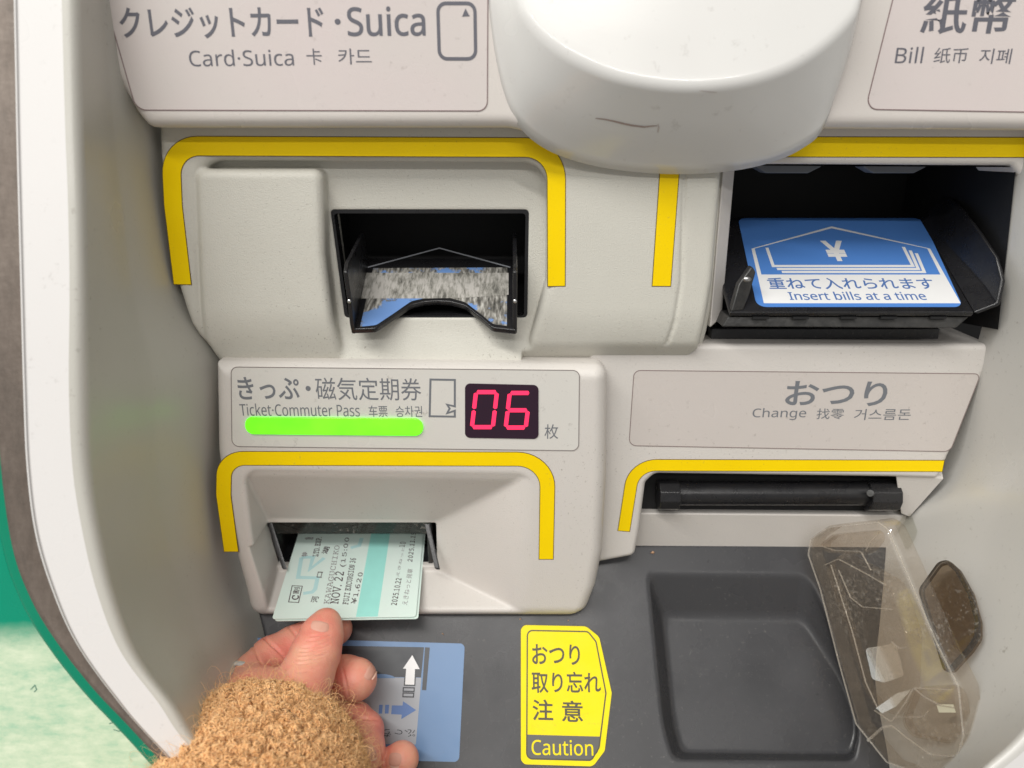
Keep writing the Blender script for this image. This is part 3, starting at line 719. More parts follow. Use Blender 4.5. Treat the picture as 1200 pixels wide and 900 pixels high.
loft('right_side_wall', rings_for(b_), WALLR, mach)
loft('front_rim', rim_rings(slice(0, ns)), RIM, mach)
# bronze edging strip outside the rim
OB = [(-14, -120), (-13, 0), (-11, 150), (-9, 230), (-7, 340), (-4, 450), (0, 540), (14, 640), (36, 702), (66, 752), (110, 808), (170, 872), (362, 1085)]
Rb = RP.off(-3.0); ob = catmull([hit(x, y, Rb) for x, y in OB], K); ib = catmull([hit(x+9, y-5, Rb) for x, y in [s[2] for s in ST[:13]]], K)
u = unit(ob-ib); L = [ib, ob-u*1.5, ob-u*.6+RP.n*.5, ob-u*.2+RP.n*.2, ob-RP.n*1, ob-RP.n*14]
loft('edging_strip', L, STRIP, mach)

# ---- green console beside the machine
con = empty('green_console', hit(-60, 900, RP.off(-20)), 'green painted steel console left of the white machine, pale painted sheen below', 'console')
GP = RP.off(-12.0)
GF = Plane(hit(0, 745, GP), (0, -math.cos(math.radians(23)), math.sin(math.radians(23))))
rows = [[hit(x, y, p) for x in (-260, -120, 0, xr_)] for y, p, xr_ in ((-150, GP, 60), (300, GP, 60), (600, GP, 60), (700, GP, 70), (738, GP, 80), (752, GF, 90), (790, GF, 125), (860, GF, 200), (950, GF, 300), (1150, GF, 420))]
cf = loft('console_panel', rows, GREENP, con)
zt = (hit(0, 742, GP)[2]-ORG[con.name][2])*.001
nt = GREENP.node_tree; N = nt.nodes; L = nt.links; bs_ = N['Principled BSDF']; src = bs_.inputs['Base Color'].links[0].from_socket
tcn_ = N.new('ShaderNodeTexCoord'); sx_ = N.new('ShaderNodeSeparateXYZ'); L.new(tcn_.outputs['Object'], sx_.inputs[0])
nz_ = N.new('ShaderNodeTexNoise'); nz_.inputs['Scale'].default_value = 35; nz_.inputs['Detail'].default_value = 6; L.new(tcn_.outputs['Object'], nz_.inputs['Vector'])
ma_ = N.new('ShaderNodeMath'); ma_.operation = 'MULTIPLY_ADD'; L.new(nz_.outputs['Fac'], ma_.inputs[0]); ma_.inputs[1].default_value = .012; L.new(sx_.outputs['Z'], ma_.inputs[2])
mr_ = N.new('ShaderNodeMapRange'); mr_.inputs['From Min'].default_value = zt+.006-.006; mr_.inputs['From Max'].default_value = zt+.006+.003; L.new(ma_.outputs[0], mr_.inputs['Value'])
mx_ = N.new('ShaderNodeMix'); mx_.data_type = 'RGBA'; L.new(mr_.outputs[0], mx_.inputs[0]); L.new(src, mx_.inputs[6]); mx_.inputs[7].default_value = (.0, .26, .155, 1); L.new(mx_.outputs[2], bs_.inputs['Base Color'])  # fades by height from the painted sheen to plain green
SCG = mat('scratch_dark', (.10, .22, .16), .5)
for sp in ([(128, 848), (134, 846), (139, 849), (144, 855), (140, 857), (133, 855)], [(36, 808), (41, 803), (43, 808), (40, 811)]):
    strokes('scratch', [(sp, False)], GF, .3, SCG, cf, off=.05, t=.03)

og = catmull([hit(x-13, y+6, Rb.off(-3)) for x, y in OB], K); ig = catmull([hit(x+4, y-2, Rb.off(-3)) for x, y in OB], K); ug = unit(og-ig)
loft('console_edge', [ig, og-ug*1.6, og-ug*.5-RP.n*.3, og-RP.n*1.4, og+ug*.2-RP.n*12], GREEN, con)
# ---- coin housing: rounded shell at the top
HP = Plane(hit(800, 103, FY(-29)), (0, -math.cos(math.radians(15)), math.sin(math.radians(15))))
Fp = [(604, -130), (606, -60), (609, 0), (622, 28), (648, 53), (686, 76), (735, 94), (800, 103), (866, 98), (920, 82), (962, 57), (995, 26), (1010, 0), (1013, -60), (1014, -130)]
Bp = [(560, -130), (570, -60), (574, 20), (588, 100), (608, 148), (648, 179), (710, 197), (785, 204), (852, 201), (902, 191), (940, 174), (965, 150), (985, 90), (1010, 0), (1030, -130)]
Bd = [-12, -12, -12, -12, -11, -7, -4, -3, -4, -6, -9, -12, -12, -12, -12]
Fr = catmull([hit(x, y, HP) for x, y in Fp], 8); Br = catmull([hit(x, y, FY(d)) for (x, y), d in zip(Bp, Bd)], 8)
cen = hit(808, -90, HP); inn = unit(cen-Fr)
L = [cen+(Fr-cen)*t for t in (.02, .3, .6)] + [Fr+inn*9, Fr+inn*5]
dn = unit(Br-Fr); A = Fr+inn*2.6; Bq = Fr+dn*2.6
for t in np.linspace(0, 1, 10): L.append((1-t)**2*A+2*t*(1-t)*Fr+t*t*Bq)
for t in (.3, .5, .7, .85): L.append(Bq*(1-t)+Br*t-HP.n*0+unit(Fr-cen)*(1-abs(2*t-1))*.8)
L += [Br, Br+np.array([0, 2., 0])+unit(cen-Br)*.8, Br+np.array([0, 14., 0])+unit(cen-Br)*2]
coin = loft('coin_housing', L, SHELL, mach, flip=False)
def project(o, px, py, off=.12):
    me = o.data; org = ORG[o.name]; 
    if 'bvh' not in _bv.setdefault(o.name, {}):
        _bv[o.name]['bvh'] = BVHTree.FromPolygons([v.co[:] for v in me.vertices], [tuple(p.vertices) for p in me.polygons])
    r = ray(px, py); r /= np.linalg.norm(r)
    loc, nor, i, dd = _bv[o.name]['bvh'].ray_cast(Vector((CAM-org)*.001), Vector(r))
    if loc is None: return None
    n = np.array(nor); 
    if n@r > 0: n = -n
    return np.array(loc)*1000+org+n*off, n
_bv = {}
def scuff(o, pts, wd, m, name='scuff'):
    H = [project(o, x, y) for x, y in pts]; H = [h for h in H if h is not None]
    V = []; F = []
    for i, (p, n) in enumerate(H):
        a = H[max(i-1, 0)][0]; b = H[min(i+1, len(H)-1)][0]; s = np.cross(n, b-a); s /= np.linalg.norm(s); ww = wd*(.35+.65*math.sin(math.pi*(i+.3)/(len(H)-.4)))
        V += [p+s*ww/2, p-s*ww/2]
        if i: k = 2*i; F.append((k-2, k-1, k+1, k))
    return obj(name, V, F, m, o)
SC = mat('scuff_mark', (.36, .28, .25), .6)
SCL = mat('scuff_light', (.50, .44, .42), .5)
scuff(coin, [(698, 138.5), (708, 139.5), (720, 142), (732, 145), (742, 147), (755, 148.5), (764, 147.5), (770, 147)], .7, SC)
scuff(coin, [(771, 145), (772, 149), (771, 155)], .5, SCL)
scuff(coin, [(820, 106), (832, 107.5), (840, 108)], .3, SCL)

# ---- plates, lettering
def plate_on(pl, px, m, r, label, edge=LINE):
    o = flat('label_plate', px, pl, m, mach, .0, r=r, t=.14, label=label)
    strokes('plate_edge', [(px, True)], pl, .32, edge, o, off=.06, t=.03+.09, r=r)
    return o
PT = FY(TOPY)
p1 = plate_on(PT, [(118, -60), (123, 0), (160, 129), (571, 130), (572, -60)], PLATE, [0, 0, 4, 3, 0], 'pinkish label plate for the card slot')
W_ = .012
text('クレジットカード', PT, (143, 8, 381, 45), INK, p1, .016, tilt=-1.5, off=.22)
text('・', PT, (392.5, 22, 399.5, 29), INK, p1, .01, off=.22)
text('Suica', PT, (408, 7.5, 499, 42.5), INK, p1, .012, tilt=-.5, off=.22)
text('Card·Suica', PT, (223, 58, 345, 77.5), INK, p1, .0, tilt=-1, off=.22)
text('卡', PT, (360, 57, 378, 76), INK, p1, .0, off=.22)
text('카드', PT, (397, 57, 436, 75.5), INK, p1, .0, off=.22)
strokes('card_icon', [([(513, 4), (556.5, 4), (557.5, 69), (515, 69)], True)], PT, 1.05, INK, p1, off=.18, r=2.5)
flat('icon_arrow', [(545.5, 10), (550.5, 19), (541.5, 19.5)], PT, INK, p1, .18)
p2 = plate_on(PT, [(1062, -60), (1046, 0), (1014, 128), (1300, 133), (1310, -60)], PLATE, [0, 0, 3.5, 0, 0], 'pinkish label plate for the bill slot')
text('紙幣', PT, (1077, -8, 1184, 40), INK, p2, .016, off=.22)
text('Bill', PT, (1048, 55, 1080, 74), INK, p2, .0, off=.22)
text('纸币', PT, (1093, 56, 1132, 74), INK, p2, .0, off=.22)
text('지폐', PT, (1146, 57, 1183, 75), INK, p2, .0, off=.22)

PTk = FY(TY)
p3 = plate_on(PTk, [(271, 430), (679, 434), (678, 528), (272, 523)], PLATEG, 2.6, 'grey label plate for tickets with counter and green lamp', mat('edge_grey', (.24, .21, .20), .5))
text('きっぷ', PTk, (280.5, 441.5, 352, 468), INK2, p3, .014, off=.22)
text('・', PTk, (358.5, 452, 364.5, 458), INK2, p3, .01, off=.22)
text('磁気定期券', PTk, (371, 442.5, 494, 469), INK2, p3, .0, off=.22, tilt=1)
text('Ticket·Commuter Pass', PTk, (282, 473, 422, 487.5), INK2, p3, .0, off=.22, tilt=1)
text('车票', PTk, (432.5, 475, 454.5, 488.5), INK2, p3, .0, off=.22)
text('승차권', PTk, (464, 475.5, 495, 488.5), INK2, p3, .0, off=.22)
strokes('ticket_icon', [([(504.5, 444.5), (533, 445), (533, 476), (524, 474), (527, 478.5), (524, 484), (533, 481), (533, 488), (503.5, 487.5)], True)], PTk, .75, INK2, p3, off=.18)
text('枚', PTk, (638, 497, 654, 514), INK2, p3, .0, off=.22)
flat('status_lamp', [(288, 487.5), (496, 489.5), (496, 510), (288, 508)], PTk, LEDG, p3, .16, r=3.3, t=.9, seg=8, label='lit green bar lamp')
bevel(bpy.data.objects['status_lamp'], .7, 4)
dp = flat('counter_display', [(545, 449), (631, 451), (631, 514), (545, 512.5)], PTk, DISP, mach, .1, r=2.0, t=.35, label='dark display lit with red digits 06')
def seg7(x0, x1, y0, y1, which, sl=4.0):
    ym = (y0+y1)/2; X = lambda x, y: (x+sl*(ym-y)/(y1-y0)*1.2, y)
    S = {'a': ((x0, y0), (x1, y0)), 'b': ((x1, y0), (x1, ym)), 'c': ((x1, ym), (x1, y1)), 'd': ((x0, y1), (x1, y1)), 'e': ((x0, ym), (x0, y1)), 'f': ((x0, y0), (x0, ym)), 'g': ((x0, ym), (x1, ym))}
    for k in which:
        (ax, ay), (bx, by) = S[k]; g = .8
        if ay == by: ax, bx = ax+g, bx-g
        else: ay, by = ay+g, by-g
        A = np.array(X(ax, ay)); Bv = np.array(X(bx, by)); d = (Bv-A)/np.linalg.norm(Bv-A); nn = np.array([-d[1], d[0]])
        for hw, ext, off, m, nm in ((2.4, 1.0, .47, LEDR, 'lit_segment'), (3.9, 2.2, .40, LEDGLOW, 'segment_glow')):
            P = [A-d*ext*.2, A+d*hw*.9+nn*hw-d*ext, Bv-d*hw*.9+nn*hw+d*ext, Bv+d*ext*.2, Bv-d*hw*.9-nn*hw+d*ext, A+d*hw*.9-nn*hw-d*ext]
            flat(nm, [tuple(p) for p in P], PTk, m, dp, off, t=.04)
seg7(555.5, 580, 459, 500, 'abcdef')
seg7(595, 618.5, 460, 500.5, 'afgcde')

PC = FY(CY)
p4 = plate_on(PC, [(743, 434), (1149, 438), (1113, 529), (737, 522)], PLATEC, [2.5, 2, 3, 3], 'beige label plate for the change slot', mat('edge_brown', (.26, .20, .19), .5))
text('おつり', PC, (919, 446.5, 1037, 475.5), INK2, p4, .016, off=.22, tilt=.5)
text('Change', PC, (881, 478, 943.5, 492), INK2, p4, .0, off=.22)
text('找零', PC, (956, 478.5, 988, 491), INK2, p4, .0, off=.22)
text('거스름돈', PC, (1000, 479, 1066, 492), INK2, p4, .0, off=.22)

# ---- yellow bands
band(FACE, [(214, 333), (203, 240), (200, 171), (652, 173), (652, 335)], 6.2, mach, r=11)
band(FACE, [(785, 195), (775, 335)], 6.6, mach, r=1)
band(FACE, [(880, 172), (1290, 173)], 6.4, mach, r=1)
band(PTk, [(271, 646), (262, 580), (263, 537), (642, 538), (640, 655)], 5.6, mach, r=12)
band(PC, [(731, 622), (743, 545), (1105, 546)], 4.8, mach, r=10)

# ---- tray floor
def tray_frame(V): return TRAY.p + V[:, :1]*TRAY.rt + V[:, 1:2]*TRAY.n + V[:, 2:3]*TRAY.up
def t2(px): return TRAY.to2(hits(px, TRAY))
PO = [(760, 672), (945, 674), (962, 700), (1008, 860), (1000, 892), (790, 890), (778, 860)]
floor_px = [(776, 716), (925, 716), (983, 768), (1004, 850), (1001, 887), (792, 886), (786, 860)]
op = t2(PO); TF = TRAY.off(-11); fl2 = TRAY.to2(hits([(776, 722), (928, 722), (984, 772), (1005, 850), (1000, 882), (796, 884), (788, 850)], TF))
pl_list = []
cenp = np.array([op.mean(0)[0], -5, op.mean(0)[1]])
for i in range(len(op)):
    a = np.array([op[i][0], 0, op[i][1]]); b_2 = np.array([op[(i+1) % len(op)][0], 0, op[(i+1) % len(op)][1]])
    m_ = (fl2[i]+fl2[(i+1) % len(op)])/2; c = np.array([m_[0], -11, m_[1]])
    pl_list.append(plane3(a, b_2, c, cenp))
TOUT = t2([(300, 706), (680, 706), (690, 655), (704, 638), (1052, 640), (1070, 720), (1085, 800), (1095, 1000), (330, 1000), (400, 900), (345, 830), (312, 755)])
def f_tray(x, y, z):
    d = y+0*x+0*z
    p = pdist(pl_list[0], x, y, z)
    for q in pl_list[1:]: p = smax(p, pdist(q, x, y, z), 3.0)
    p = smax(p, -11.-y, 1.8)
    d = smax(d, -p, 1.1)
    d = np.maximum(d, -y-16); return np.maximum(d, sdpoly(x, z, TOUT))
lo = TOUT.min(0)-1; hi = TOUT.max(0)+1
tray = sdf_obj('coin_tray', f_tray, (lo[0], -17, lo[1]), (hi[0], 2, hi[1]), .55, GRY, mach, tray_frame)

# ---- caution sticker
C = lambda x, y: (580+x/5, 720+y/5)
cs = flat('caution_sticker', [C(150, 60), C(535, 68), C(612, 130), C(686, 460), C(645, 800), C(575, 893), C(150, 880)], TRAY, YEL2, mach, .02, r=[3, 7, 6, 2, 6, 5, 3], t=.12, label='yellow change reminder sticker with black Japanese text')
strokes('sticker_outline', [([C(150, 60), C(535, 68), C(612, 130), C(686, 460), C(645, 800), C(575, 893), C(150, 880)], True)], TRAY, .3, INKY, cs, off=.1, r=2.5)
strokes('sticker_outline', [([C(190, 94), C(545, 101), C(592, 160), C(650, 460), C(610, 780), C(565, 855), C(186, 845)], True)], TRAY, .55, INKY, cs, off=.16, r=2.2)
flat('sticker_footer', [C(190, 704), C(618, 716), C(604, 805), C(562, 852), C(187, 842)], TRAY, GREYC, cs, .16, r=[0, 0, 2, 2, 1], t=.04)
for s_, b_x in (('おつり', (218, 175, 500, 296)), ('取り忘れ', (215, 335, 622, 462)), ('注', (220, 498, 342, 622)), ('意', (392, 505, 517, 630))):
    text(s_, TRAY, (*C(b_x[0], b_x[1]), *C(b_x[2], b_x[3])), INKY, cs, .014, off=.2, tilt=.6)
text('Caution', TRAY, (*C(215, 735), *C(577, 826)), YEL2, cs, .006, off=.24, tilt=1)

# ---- blue instruction sticker beside the hand
G = lambda x, y: (390+x/5.625, 740+y/5.625)
bs = flat('insertion_sticker', [G(-560, 40), G(870, 80), G(832, 860), G(-500, 830)], TRAY, BLUEP, mach, .02, r=2, t=.12, label='pale blue sticker showing how to insert a ticket')
flat('print_dark', [G(-400, 86), G(602, 104), G(582, 303), G(-400, 290)], TRAY, DKP, bs, .15, t=.03)
flat('print_card', [G(-380, 300), G(584, 305), G(548, 745), G(-370, 730)], TRAY, GRYP, bs, .15, t=.03)
flat('print_dark', [G(608, 104), G(640, 106), G(616, 388), G(588, 386)], TRAY, DKP, bs, .15, t=.03)
flat('print_navy', [G(-120, 440), G(145, 475), G(140, 530), G(-120, 530)], TRAY, NAVY, bs, .19, t=.02)
th = np.linspace(0, math.pi, 12); flat('print_curve', [G(300+110*math.cos(a), 308-28*math.sin(a)) for a in th], TRAY, BLUEP, bs, .19, t=.02)
def arrow(pts, m): 
    flat('print_arrow', pts, TRAY, m, bs, .22, t=.02)
up_ar = [G(525, 148), G(580, 252), G(546, 252), G(541, 356), G(472, 354), G(480, 250), G(456, 248)]
strokes('arrow_outline', [(up_ar, True), ([G(466, 370), G(538, 372), G(536, 396), G(464, 394)], True), ([G(464, 405), G(534, 407), G(532, 432), G(462, 430)], True)], TRAY, .5, DKP, bs, off=.2)
arrow(up_ar, WHT)
arrow([G(466, 370), G(538, 372), G(536, 396), G(464, 394)], GRYP); arrow([G(464, 405), G(534, 407), G(532, 432), G(462, 430)], GRYP)
arrow([G(550, 518), G(452, 578), G(455, 548), G(385, 545), G(390, 487), G(460, 488), G(464, 460)], BLUEI)
arrow([G(306, 483), G(330, 483), G(326, 541), G(303, 541)], BLUEI); arrow([G(346, 483), G(372, 483), G(368, 541), G(343, 541)], BLUEI)
text('きっぷ', TRAY, (*G(330, 645), *G(542, 696)), DKP, bs, .0, off=.22, flipv=True)

# ---- crumbs of rust-coloured dirt on the tray
for x, y, s_ in ((765, 647, .9), (520, 742, .8), (610, 726, .45), (666, 727, .45)):
    c = hit(x, y, TRAY.off(.3)); V = [c+rng.normal(0, s_*.45, 3)+d for d in ((s_, 0, 0), (-s_, 0, 0), (0, s_, 0), (0, -s_, 0), (0, 0, s_*.8), (0, 0, -s_*.5))]
    o = obj('crumb', V, [(4, 0, 2), (4, 2, 1), (4, 1, 3), (4, 3, 0), (5, 2, 0), (5, 1, 2), (5, 3, 1), (5, 0, 3)], CRUMB, None, True)
    setp(o, {765: 'orange crumb of dirt on the dark tray below the change slot', 520: 'brown crumb on the dark tray above the blue sticker', 610: 'tiny crumb under the ticket housing above the left of the yellow sticker', 666: 'tiny crumb under the ticket housing above the right of the yellow sticker'}[x], 'crumb', 'crumbs of dirt on the tray')

# ---- ticket slot interior
wx0, wx1 = hit(308, 630, FY(SY))[0], hit(513, 630, FY(SY))[0]; wz1 = zc(611, SY)+.8; wz0 = zc(664, SY)-.8
ts = obj('ticket_slot', [(wx0, SY+.3, wz0), (wx1, SY+.3, wz0), (wx1, SY+.3, wz1), (wx0, SY+.3, wz1), (wx0, 60, wz0), (wx1, 60, wz0), (wx1, 60, wz1), (wx0, 60, wz1)],
         [(4, 5, 6, 7), (0, 1, 5, 4), (7, 6, 2, 3), (0, 4, 7, 3), (1, 2, 6, 5)], BLKM, mach)
# ticket plane from its four corners
Tb = at(404, 724.5, 296); Tt = at(419, 629, 338)
tdir = unit((Tt-Tb)*[.6, 1, 1]); dl = 296.0
for _ in range(8):
    PL = at(319, 722, dl); rr0 = ray(488, 727)/FPX; dr_ = ((PL-CAM)@tdir)/(rr0@tdir); PR = CAM+rr0*dr_; dl *= 57.5/np.linalg.norm(PR-PL)
tn = np.cross(PR-PL, tdir); tn = unit(tn if tn[2] > 0 else -tn); tn = unit(tn*[.3, 1, 1]); Tb = (PL+PR)/2
TK = Plane(Tb, tn)
# side guides of the slot
for a in ((312, 612, 333, 668, 8), (497, 614, 512, 668, 6)):
    x0, y0, x1, y1, yy = a
    P = [hit(x0, y0, FY(SY+1)), hit(x0+3, y0, FY(SY+1)), hit(x1, y1, FY(yy)), hit(x1-3, y1-2, FY(yy))]
    prism('slot_guide', P, (1, 0, 0), 1.6, BLK, mach, .3)
    prism('slot_guide', [np.array([P[0][0]+1, SY+2, wz1]), np.array([P[0][0]+1, 40, wz1]), np.array([P[0][0]+1, 40, wz0]), np.array([P[0][0]+1, SY+2, wz0])], (1, 0, 0), 2.0, BLKW, mach, .3)
prism('slot_floor', [np.array([wx0+4, SY+1, wz0+1]), np.array([wx1-2, SY+1, wz0+1]), np.array([wx1-2, 55, wz0+5]), np.array([wx0+4, 55, wz0+5])], (0, 0, -1), 1.5, BLK, mach, .2)
prism('slot_cover', [np.array([wx0+1, SY+1.5, wz1-.3]), np.array([wx1-3, SY+1.5, wz1-.3]), np.array([wx1-3, SY+3.0, zc(628, SY)-.6]), np.array([wx0+1, SY+3.0, zc(628, SY)-.6])], (0, 1, 0), 1.2, SMOKE, mach, .2)

# ================================================================== TICKETS
def ticket(pl, cornerpx, label, top):
    root = empty('ticket', pl.p-pl.n*.3, label, 'ticket')
    bl, br = hit(*cornerpx[0], pl), hit(*cornerpx[1], pl)
    wdt = 57.5; c = (bl+br)/2; e2 = unit(tdir-pl.n*(tdir@pl.n)); e1 = np.cross(e2, pl.n); e1 = e1 if e1[0] > 0 else -e1
    q = pl.to2(np.array([c-e1*wdt/2, c+e1*wdt/2, c+e1*wdt/2+e2*85, c-e1*wdt/2+e2*85]))
    pp = plate('paper', pl.to3(roundpoly(q, 1.2, 4)), pl.n, .25, TICK, root)
    return root, pp, c, e1, e2
TK2 = TK.off(-.75)
t2r, t2p, _, _, _ = ticket(TK2, ((322, 724.6), (490.5, 729)), 'pale green ticket underneath the printed one, only its edges showing', False)
tkt, tpp, tc_, e1, e2 = ticket(TK, ((319, 722), (488, 727)), 'pale green printed ticket on top, held by a thumb in the slot', True)
setp(tkt, group='tickets in the slot'); setp(t2r, group='tickets in the slot')
H = lambda x, y: (310+x/6, 600+y/6)
OFT = .27
def tflat(nm, px, m, off=.27): return flat(nm, px, TK, m, tkt, off, t=.02)
a, b = TK.to2(hits([H(650, 740), H(795, 744)], TK)), None
x0s, x1s = TK.to2(hits([H(643, 744)], TK))[0], TK.to2(hits([H(795, 748)], TK))[0]
dirv = TK.to2(hits([H(722, 175)], TK))[0]-x0s; q0 = x0s+[-.2, -.6]; 
bl_ = TK.to2([tc_])[0]
e1_2 = TK.to2([tc_+e1])[0]-bl_; e2_2 = TK.to2([tc_+e2])[0]-bl_
def tk(u, v): return TK.to3(np.array([bl_+e1_2*u+e2_2*v]))[0]
su0 = (x0s-bl_)@e1_2; su1 = (x1s-bl_)@e1_2
plate('stripe', np.array([tk(su0, .4), tk(su1, .4), tk(su1, 84), tk(su0, 84)])+TK.n*.27, TK.n, .02, TICKS, tkt)
# pale logo marks woven into the paper
strokes('logo_mark', [([(353.3, 653.9), (349.4, 677.2), (372.2, 677.8), (369.4, 691), (366, 694.4), (355.5, 696)], False), ([(353.3, 653.9), (367, 653.3), (363, 667.8), (380, 654.4)], False)], TK, 1.7, TICKM, tkt, off=.275, t=.02)
strokes('logo_mark', [([(424, 631), (421, 640), (411, 642.5)], False)], TK, 1.7, TICKM, tkt, off=.275, t=.02)
def tt(s, bl, br, tl, m=TINK, w=.0, nm='lettering'):
    text(s, TK, None, m, tkt, w, off=.31, corners=[H(*bl), H(*br), H(*tl)], name=nm)
# each line runs up the ticket; corners: start-bottom, end-bottom, start-top (image coordinates in the enlarged view)
tt('C', (238, 622), (246, 590), (188, 620), w=.02); tt('割', (240, 580), (252, 535), (196, 578), w=.01)
strokes('stamp_box', [([H(170, 636), H(195, 522), H(266, 525), H(240, 640)], True)], TK, .35, TINK, tkt, off=.29, t=.02)
tt('河', (372, 640), (385, 596), (322, 640), w=.01); tt('口', (402, 466), (412, 425), (366, 464), w=.015); tt('湖', (440, 300), (462, 250), (398, 296), w=.015)
tt('特', (300, 318), (310, 286), (258, 316), TINKP, .02); tt('急', (340, 200), (348, 180), (278, 198), TINKP, .02)
tt('LTD. EXP.', (378, 318), (405, 182), (338, 316), w=.01)
tt('KAWAGUCHIKO', (455, 652), (530, 240), (415, 650), TINKP)
tt('NOV. 22', (520, 652), (562, 425), (455, 648), w=.004); tt('(15:00', (573, 390), (606, 185), (528, 388), TINK)
tt('FUJI EXCURSION 36', (590, 655), (645, 330), (545, 652), w=.01); tt('¥1,620', (650, 650), (698, 430), (606, 648), w=.004)
tt('2025.10.22', (930, 660), (965, 470), (888, 658), w=.01); tt('えきねっと', (945, 460), (985, 255), (925, 455), TINKP, .0); tt('10', (985, 250), (995, 215), (945, 248), w=.006)
tt('えきねっと発車', (1005, 660), (1045, 405), (965, 655), TINKP, .0); tt('2025.11.19', (1040, 355), (1065, 150), (1005, 350), w=.01)

# ================================================================== COIN COVER (clear, hinged)
rwall = bpy.data.objects['right_side_wall']
def wplane(pxs, offs):
    P = [project(rwall, x, y, 0)[0] for x, y in pxs]; P = [p+unit(CAM-p)*o for p, o in zip(P, offs)]
    n = np.cross(P[1]-P[0], P[2]-P[0]); n = n if n@(CAM-P[0]) > 0 else -n
    return Plane(P[0], n)
pr = project(rwall, 1126, 850, 0)[0]; pr = pr+unit(CAM-pr)*8
pA, pB = hit(950, 650, TRAY.off(9)), hit(1004, 850, TRAY.off(9))
nn_ = np.cross(pB-pA, pr-pA); nn_ = nn_ if nn_@(CAM-pA) > 0 else -nn_
LID = Plane(pA, nn_)
lo_px = [(951, 632), (972, 618), (1030, 612), (1041, 620), (1062, 668), (1098, 752), (1124, 805), (1130, 862), (1120, 898), (1075, 905), (1040, 893), (1004, 848), (985, 780), (962, 690), (948, 650)]
def shell(name, rings, m, parent, cap=True, thick=1.0, label=None):
    V = np.vstack(rings); k = len(rings[0]); F = []
    if cap: F.append(tuple(range(k)))
    for r in range(len(rings)-1):
        for i in range(k): j = (i+1) % k; F.append((r*k+i, r*k+k+i, r*k+k+j, r*k+j))
    o = obj(name, V, F, m, parent, False, label)
    s = o.modifiers.new('thickness', 'SOLIDIFY'); s.thickness = thick*.001; s.offset = -1
    b = o.modifiers.new('bevel', 'BEVEL'); b.width = .0005; b.segments = 2; b.limit_method = 'ANGLE'; b.angle_limit = math.radians(30)
    return o
def lidp(px, h): return LID.off(h).to3(roundpoly(LID.off(h).to2(hits(px, LID.off(h))), 4.5, 5))
P3 = lidp(lo_px, 0); c3 = P3.mean(0)
rings = [P3+(c3-P3)*.05, P3-LID.n*1.0, P3-LID.n*8+(P3-c3)*.01]
cover = shell('coin_cover', rings, CLEAR, mach, True, .9, 'clear smoky plastic coin cover with angled facets')
def facet(px, h0, h1, shrink):
    P = lidp(px, -h0); c = P.mean(0)
    return shell('cover_facet', [P, P+(P-c)*shrink-LID.n*(h1-h0)], CLEAR, cover, True, .8)
# recessed pocket: long trough running down the cover
facet([(968, 662), (984, 655), (1016, 672), (1044, 688), (1062, 742), (1060, 800), (1036, 838), (1014, 806), (994, 740)], 3.0, 9, .08)
facet([(962, 640), (976, 628), (1030, 624), (1014, 645), (1004, 648), (970, 646)], 2.0, 7, .05)
facet([(1072, 810), (1118, 808), (1122, 838), (1116, 870), (1070, 862), (1058, 846)], 2.0, 7, .05)
GLZ = clear_mat('clear_edge_glint', (.95, .93, .90), haze=.33, scratch=.3)  # edge highlights put in as pale haze on ribs and outline
def rib(pxs, wd, h=.3, m=None, t=.5):
    strokes('cover_rib_glint', [(pxs, False)], LID, wd, m or GLZ, cover, off=h, t=t, r=1.5)
rib(lo_px+[lo_px[0]], .4, .1)
rib([(968, 662), (984, 655), (1016, 672), (1040, 686)], .35)
rib([(984, 668), (998, 700), (1012, 711), (1048, 714)], .35)
rib([(1016, 645), (1022, 634), (1032, 624)], .35); rib([(964, 640), (980, 645), (1010, 646), (1022, 668)], .3)
rib([(975, 662), (1000, 740), (1016, 800), (1030, 830)], .3)
rib([(1026, 832), (1046, 846), (1062, 824), (1072, 806), (1118, 808)], .45)
rib([(1072, 806), (1084, 816), (1102, 826), (1121, 829)], .4)
rib([(1018, 868), (1036, 852), (1048, 850)], .9); rib([(1046, 850), (1066, 866), (1092, 884), (1121, 886)], .4)
rib([(1048, 840), (1084, 840), (1090, 832)], .25); rib([(1046, 752), (1056, 760), (1064, 758)], .25)
PLUG = mat('clear_plug', (.66, .65, .52), .2)
strokes('cover_plug', [([(1100, 830), (1120, 830)], False)], LID, 2.6, PLUG, cover, off=.2, t=.3)
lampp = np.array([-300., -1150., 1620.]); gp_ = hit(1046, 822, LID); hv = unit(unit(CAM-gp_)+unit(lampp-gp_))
GPL = Plane(gp_, hv)  # facets added here, tilted to mirror the tube lamp as highlights
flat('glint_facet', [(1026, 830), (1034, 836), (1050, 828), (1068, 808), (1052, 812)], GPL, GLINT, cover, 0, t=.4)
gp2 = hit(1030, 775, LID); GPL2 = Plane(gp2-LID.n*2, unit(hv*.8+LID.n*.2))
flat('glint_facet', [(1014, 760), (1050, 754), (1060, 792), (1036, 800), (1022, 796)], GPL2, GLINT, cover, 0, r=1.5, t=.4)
# standing tab
TB = wplane([(1086, 740), (1116, 664), (1144, 748)], [14, 9, 7])
tabpx = [(1079, 692), (1102, 660), (1112, 657), (1124, 668), (1139, 695), (1148, 728), (1148, 748), (1138, 763), (1117, 786), (1110, 789)]
q = roundpoly(TB.to2(hits(tabpx, TB)), 3, 3); P = TB.to3(q)
tab = prism('cover_tab', P, -TB.n, 2.0, CLEARD, mach, .5, 'dark smoky tab standing from the coin cover')
cc = P.mean(0)
EDG = clear_mat('tab_edge', (.25, .21, .17), haze=.05)
strokes('tab_rim', [([tuple(x) for x in TB.to2(P+(cc-P)*.035)], True)], TB, 1.5, EDG, tab, off=.05, t=1.2, space='2d')
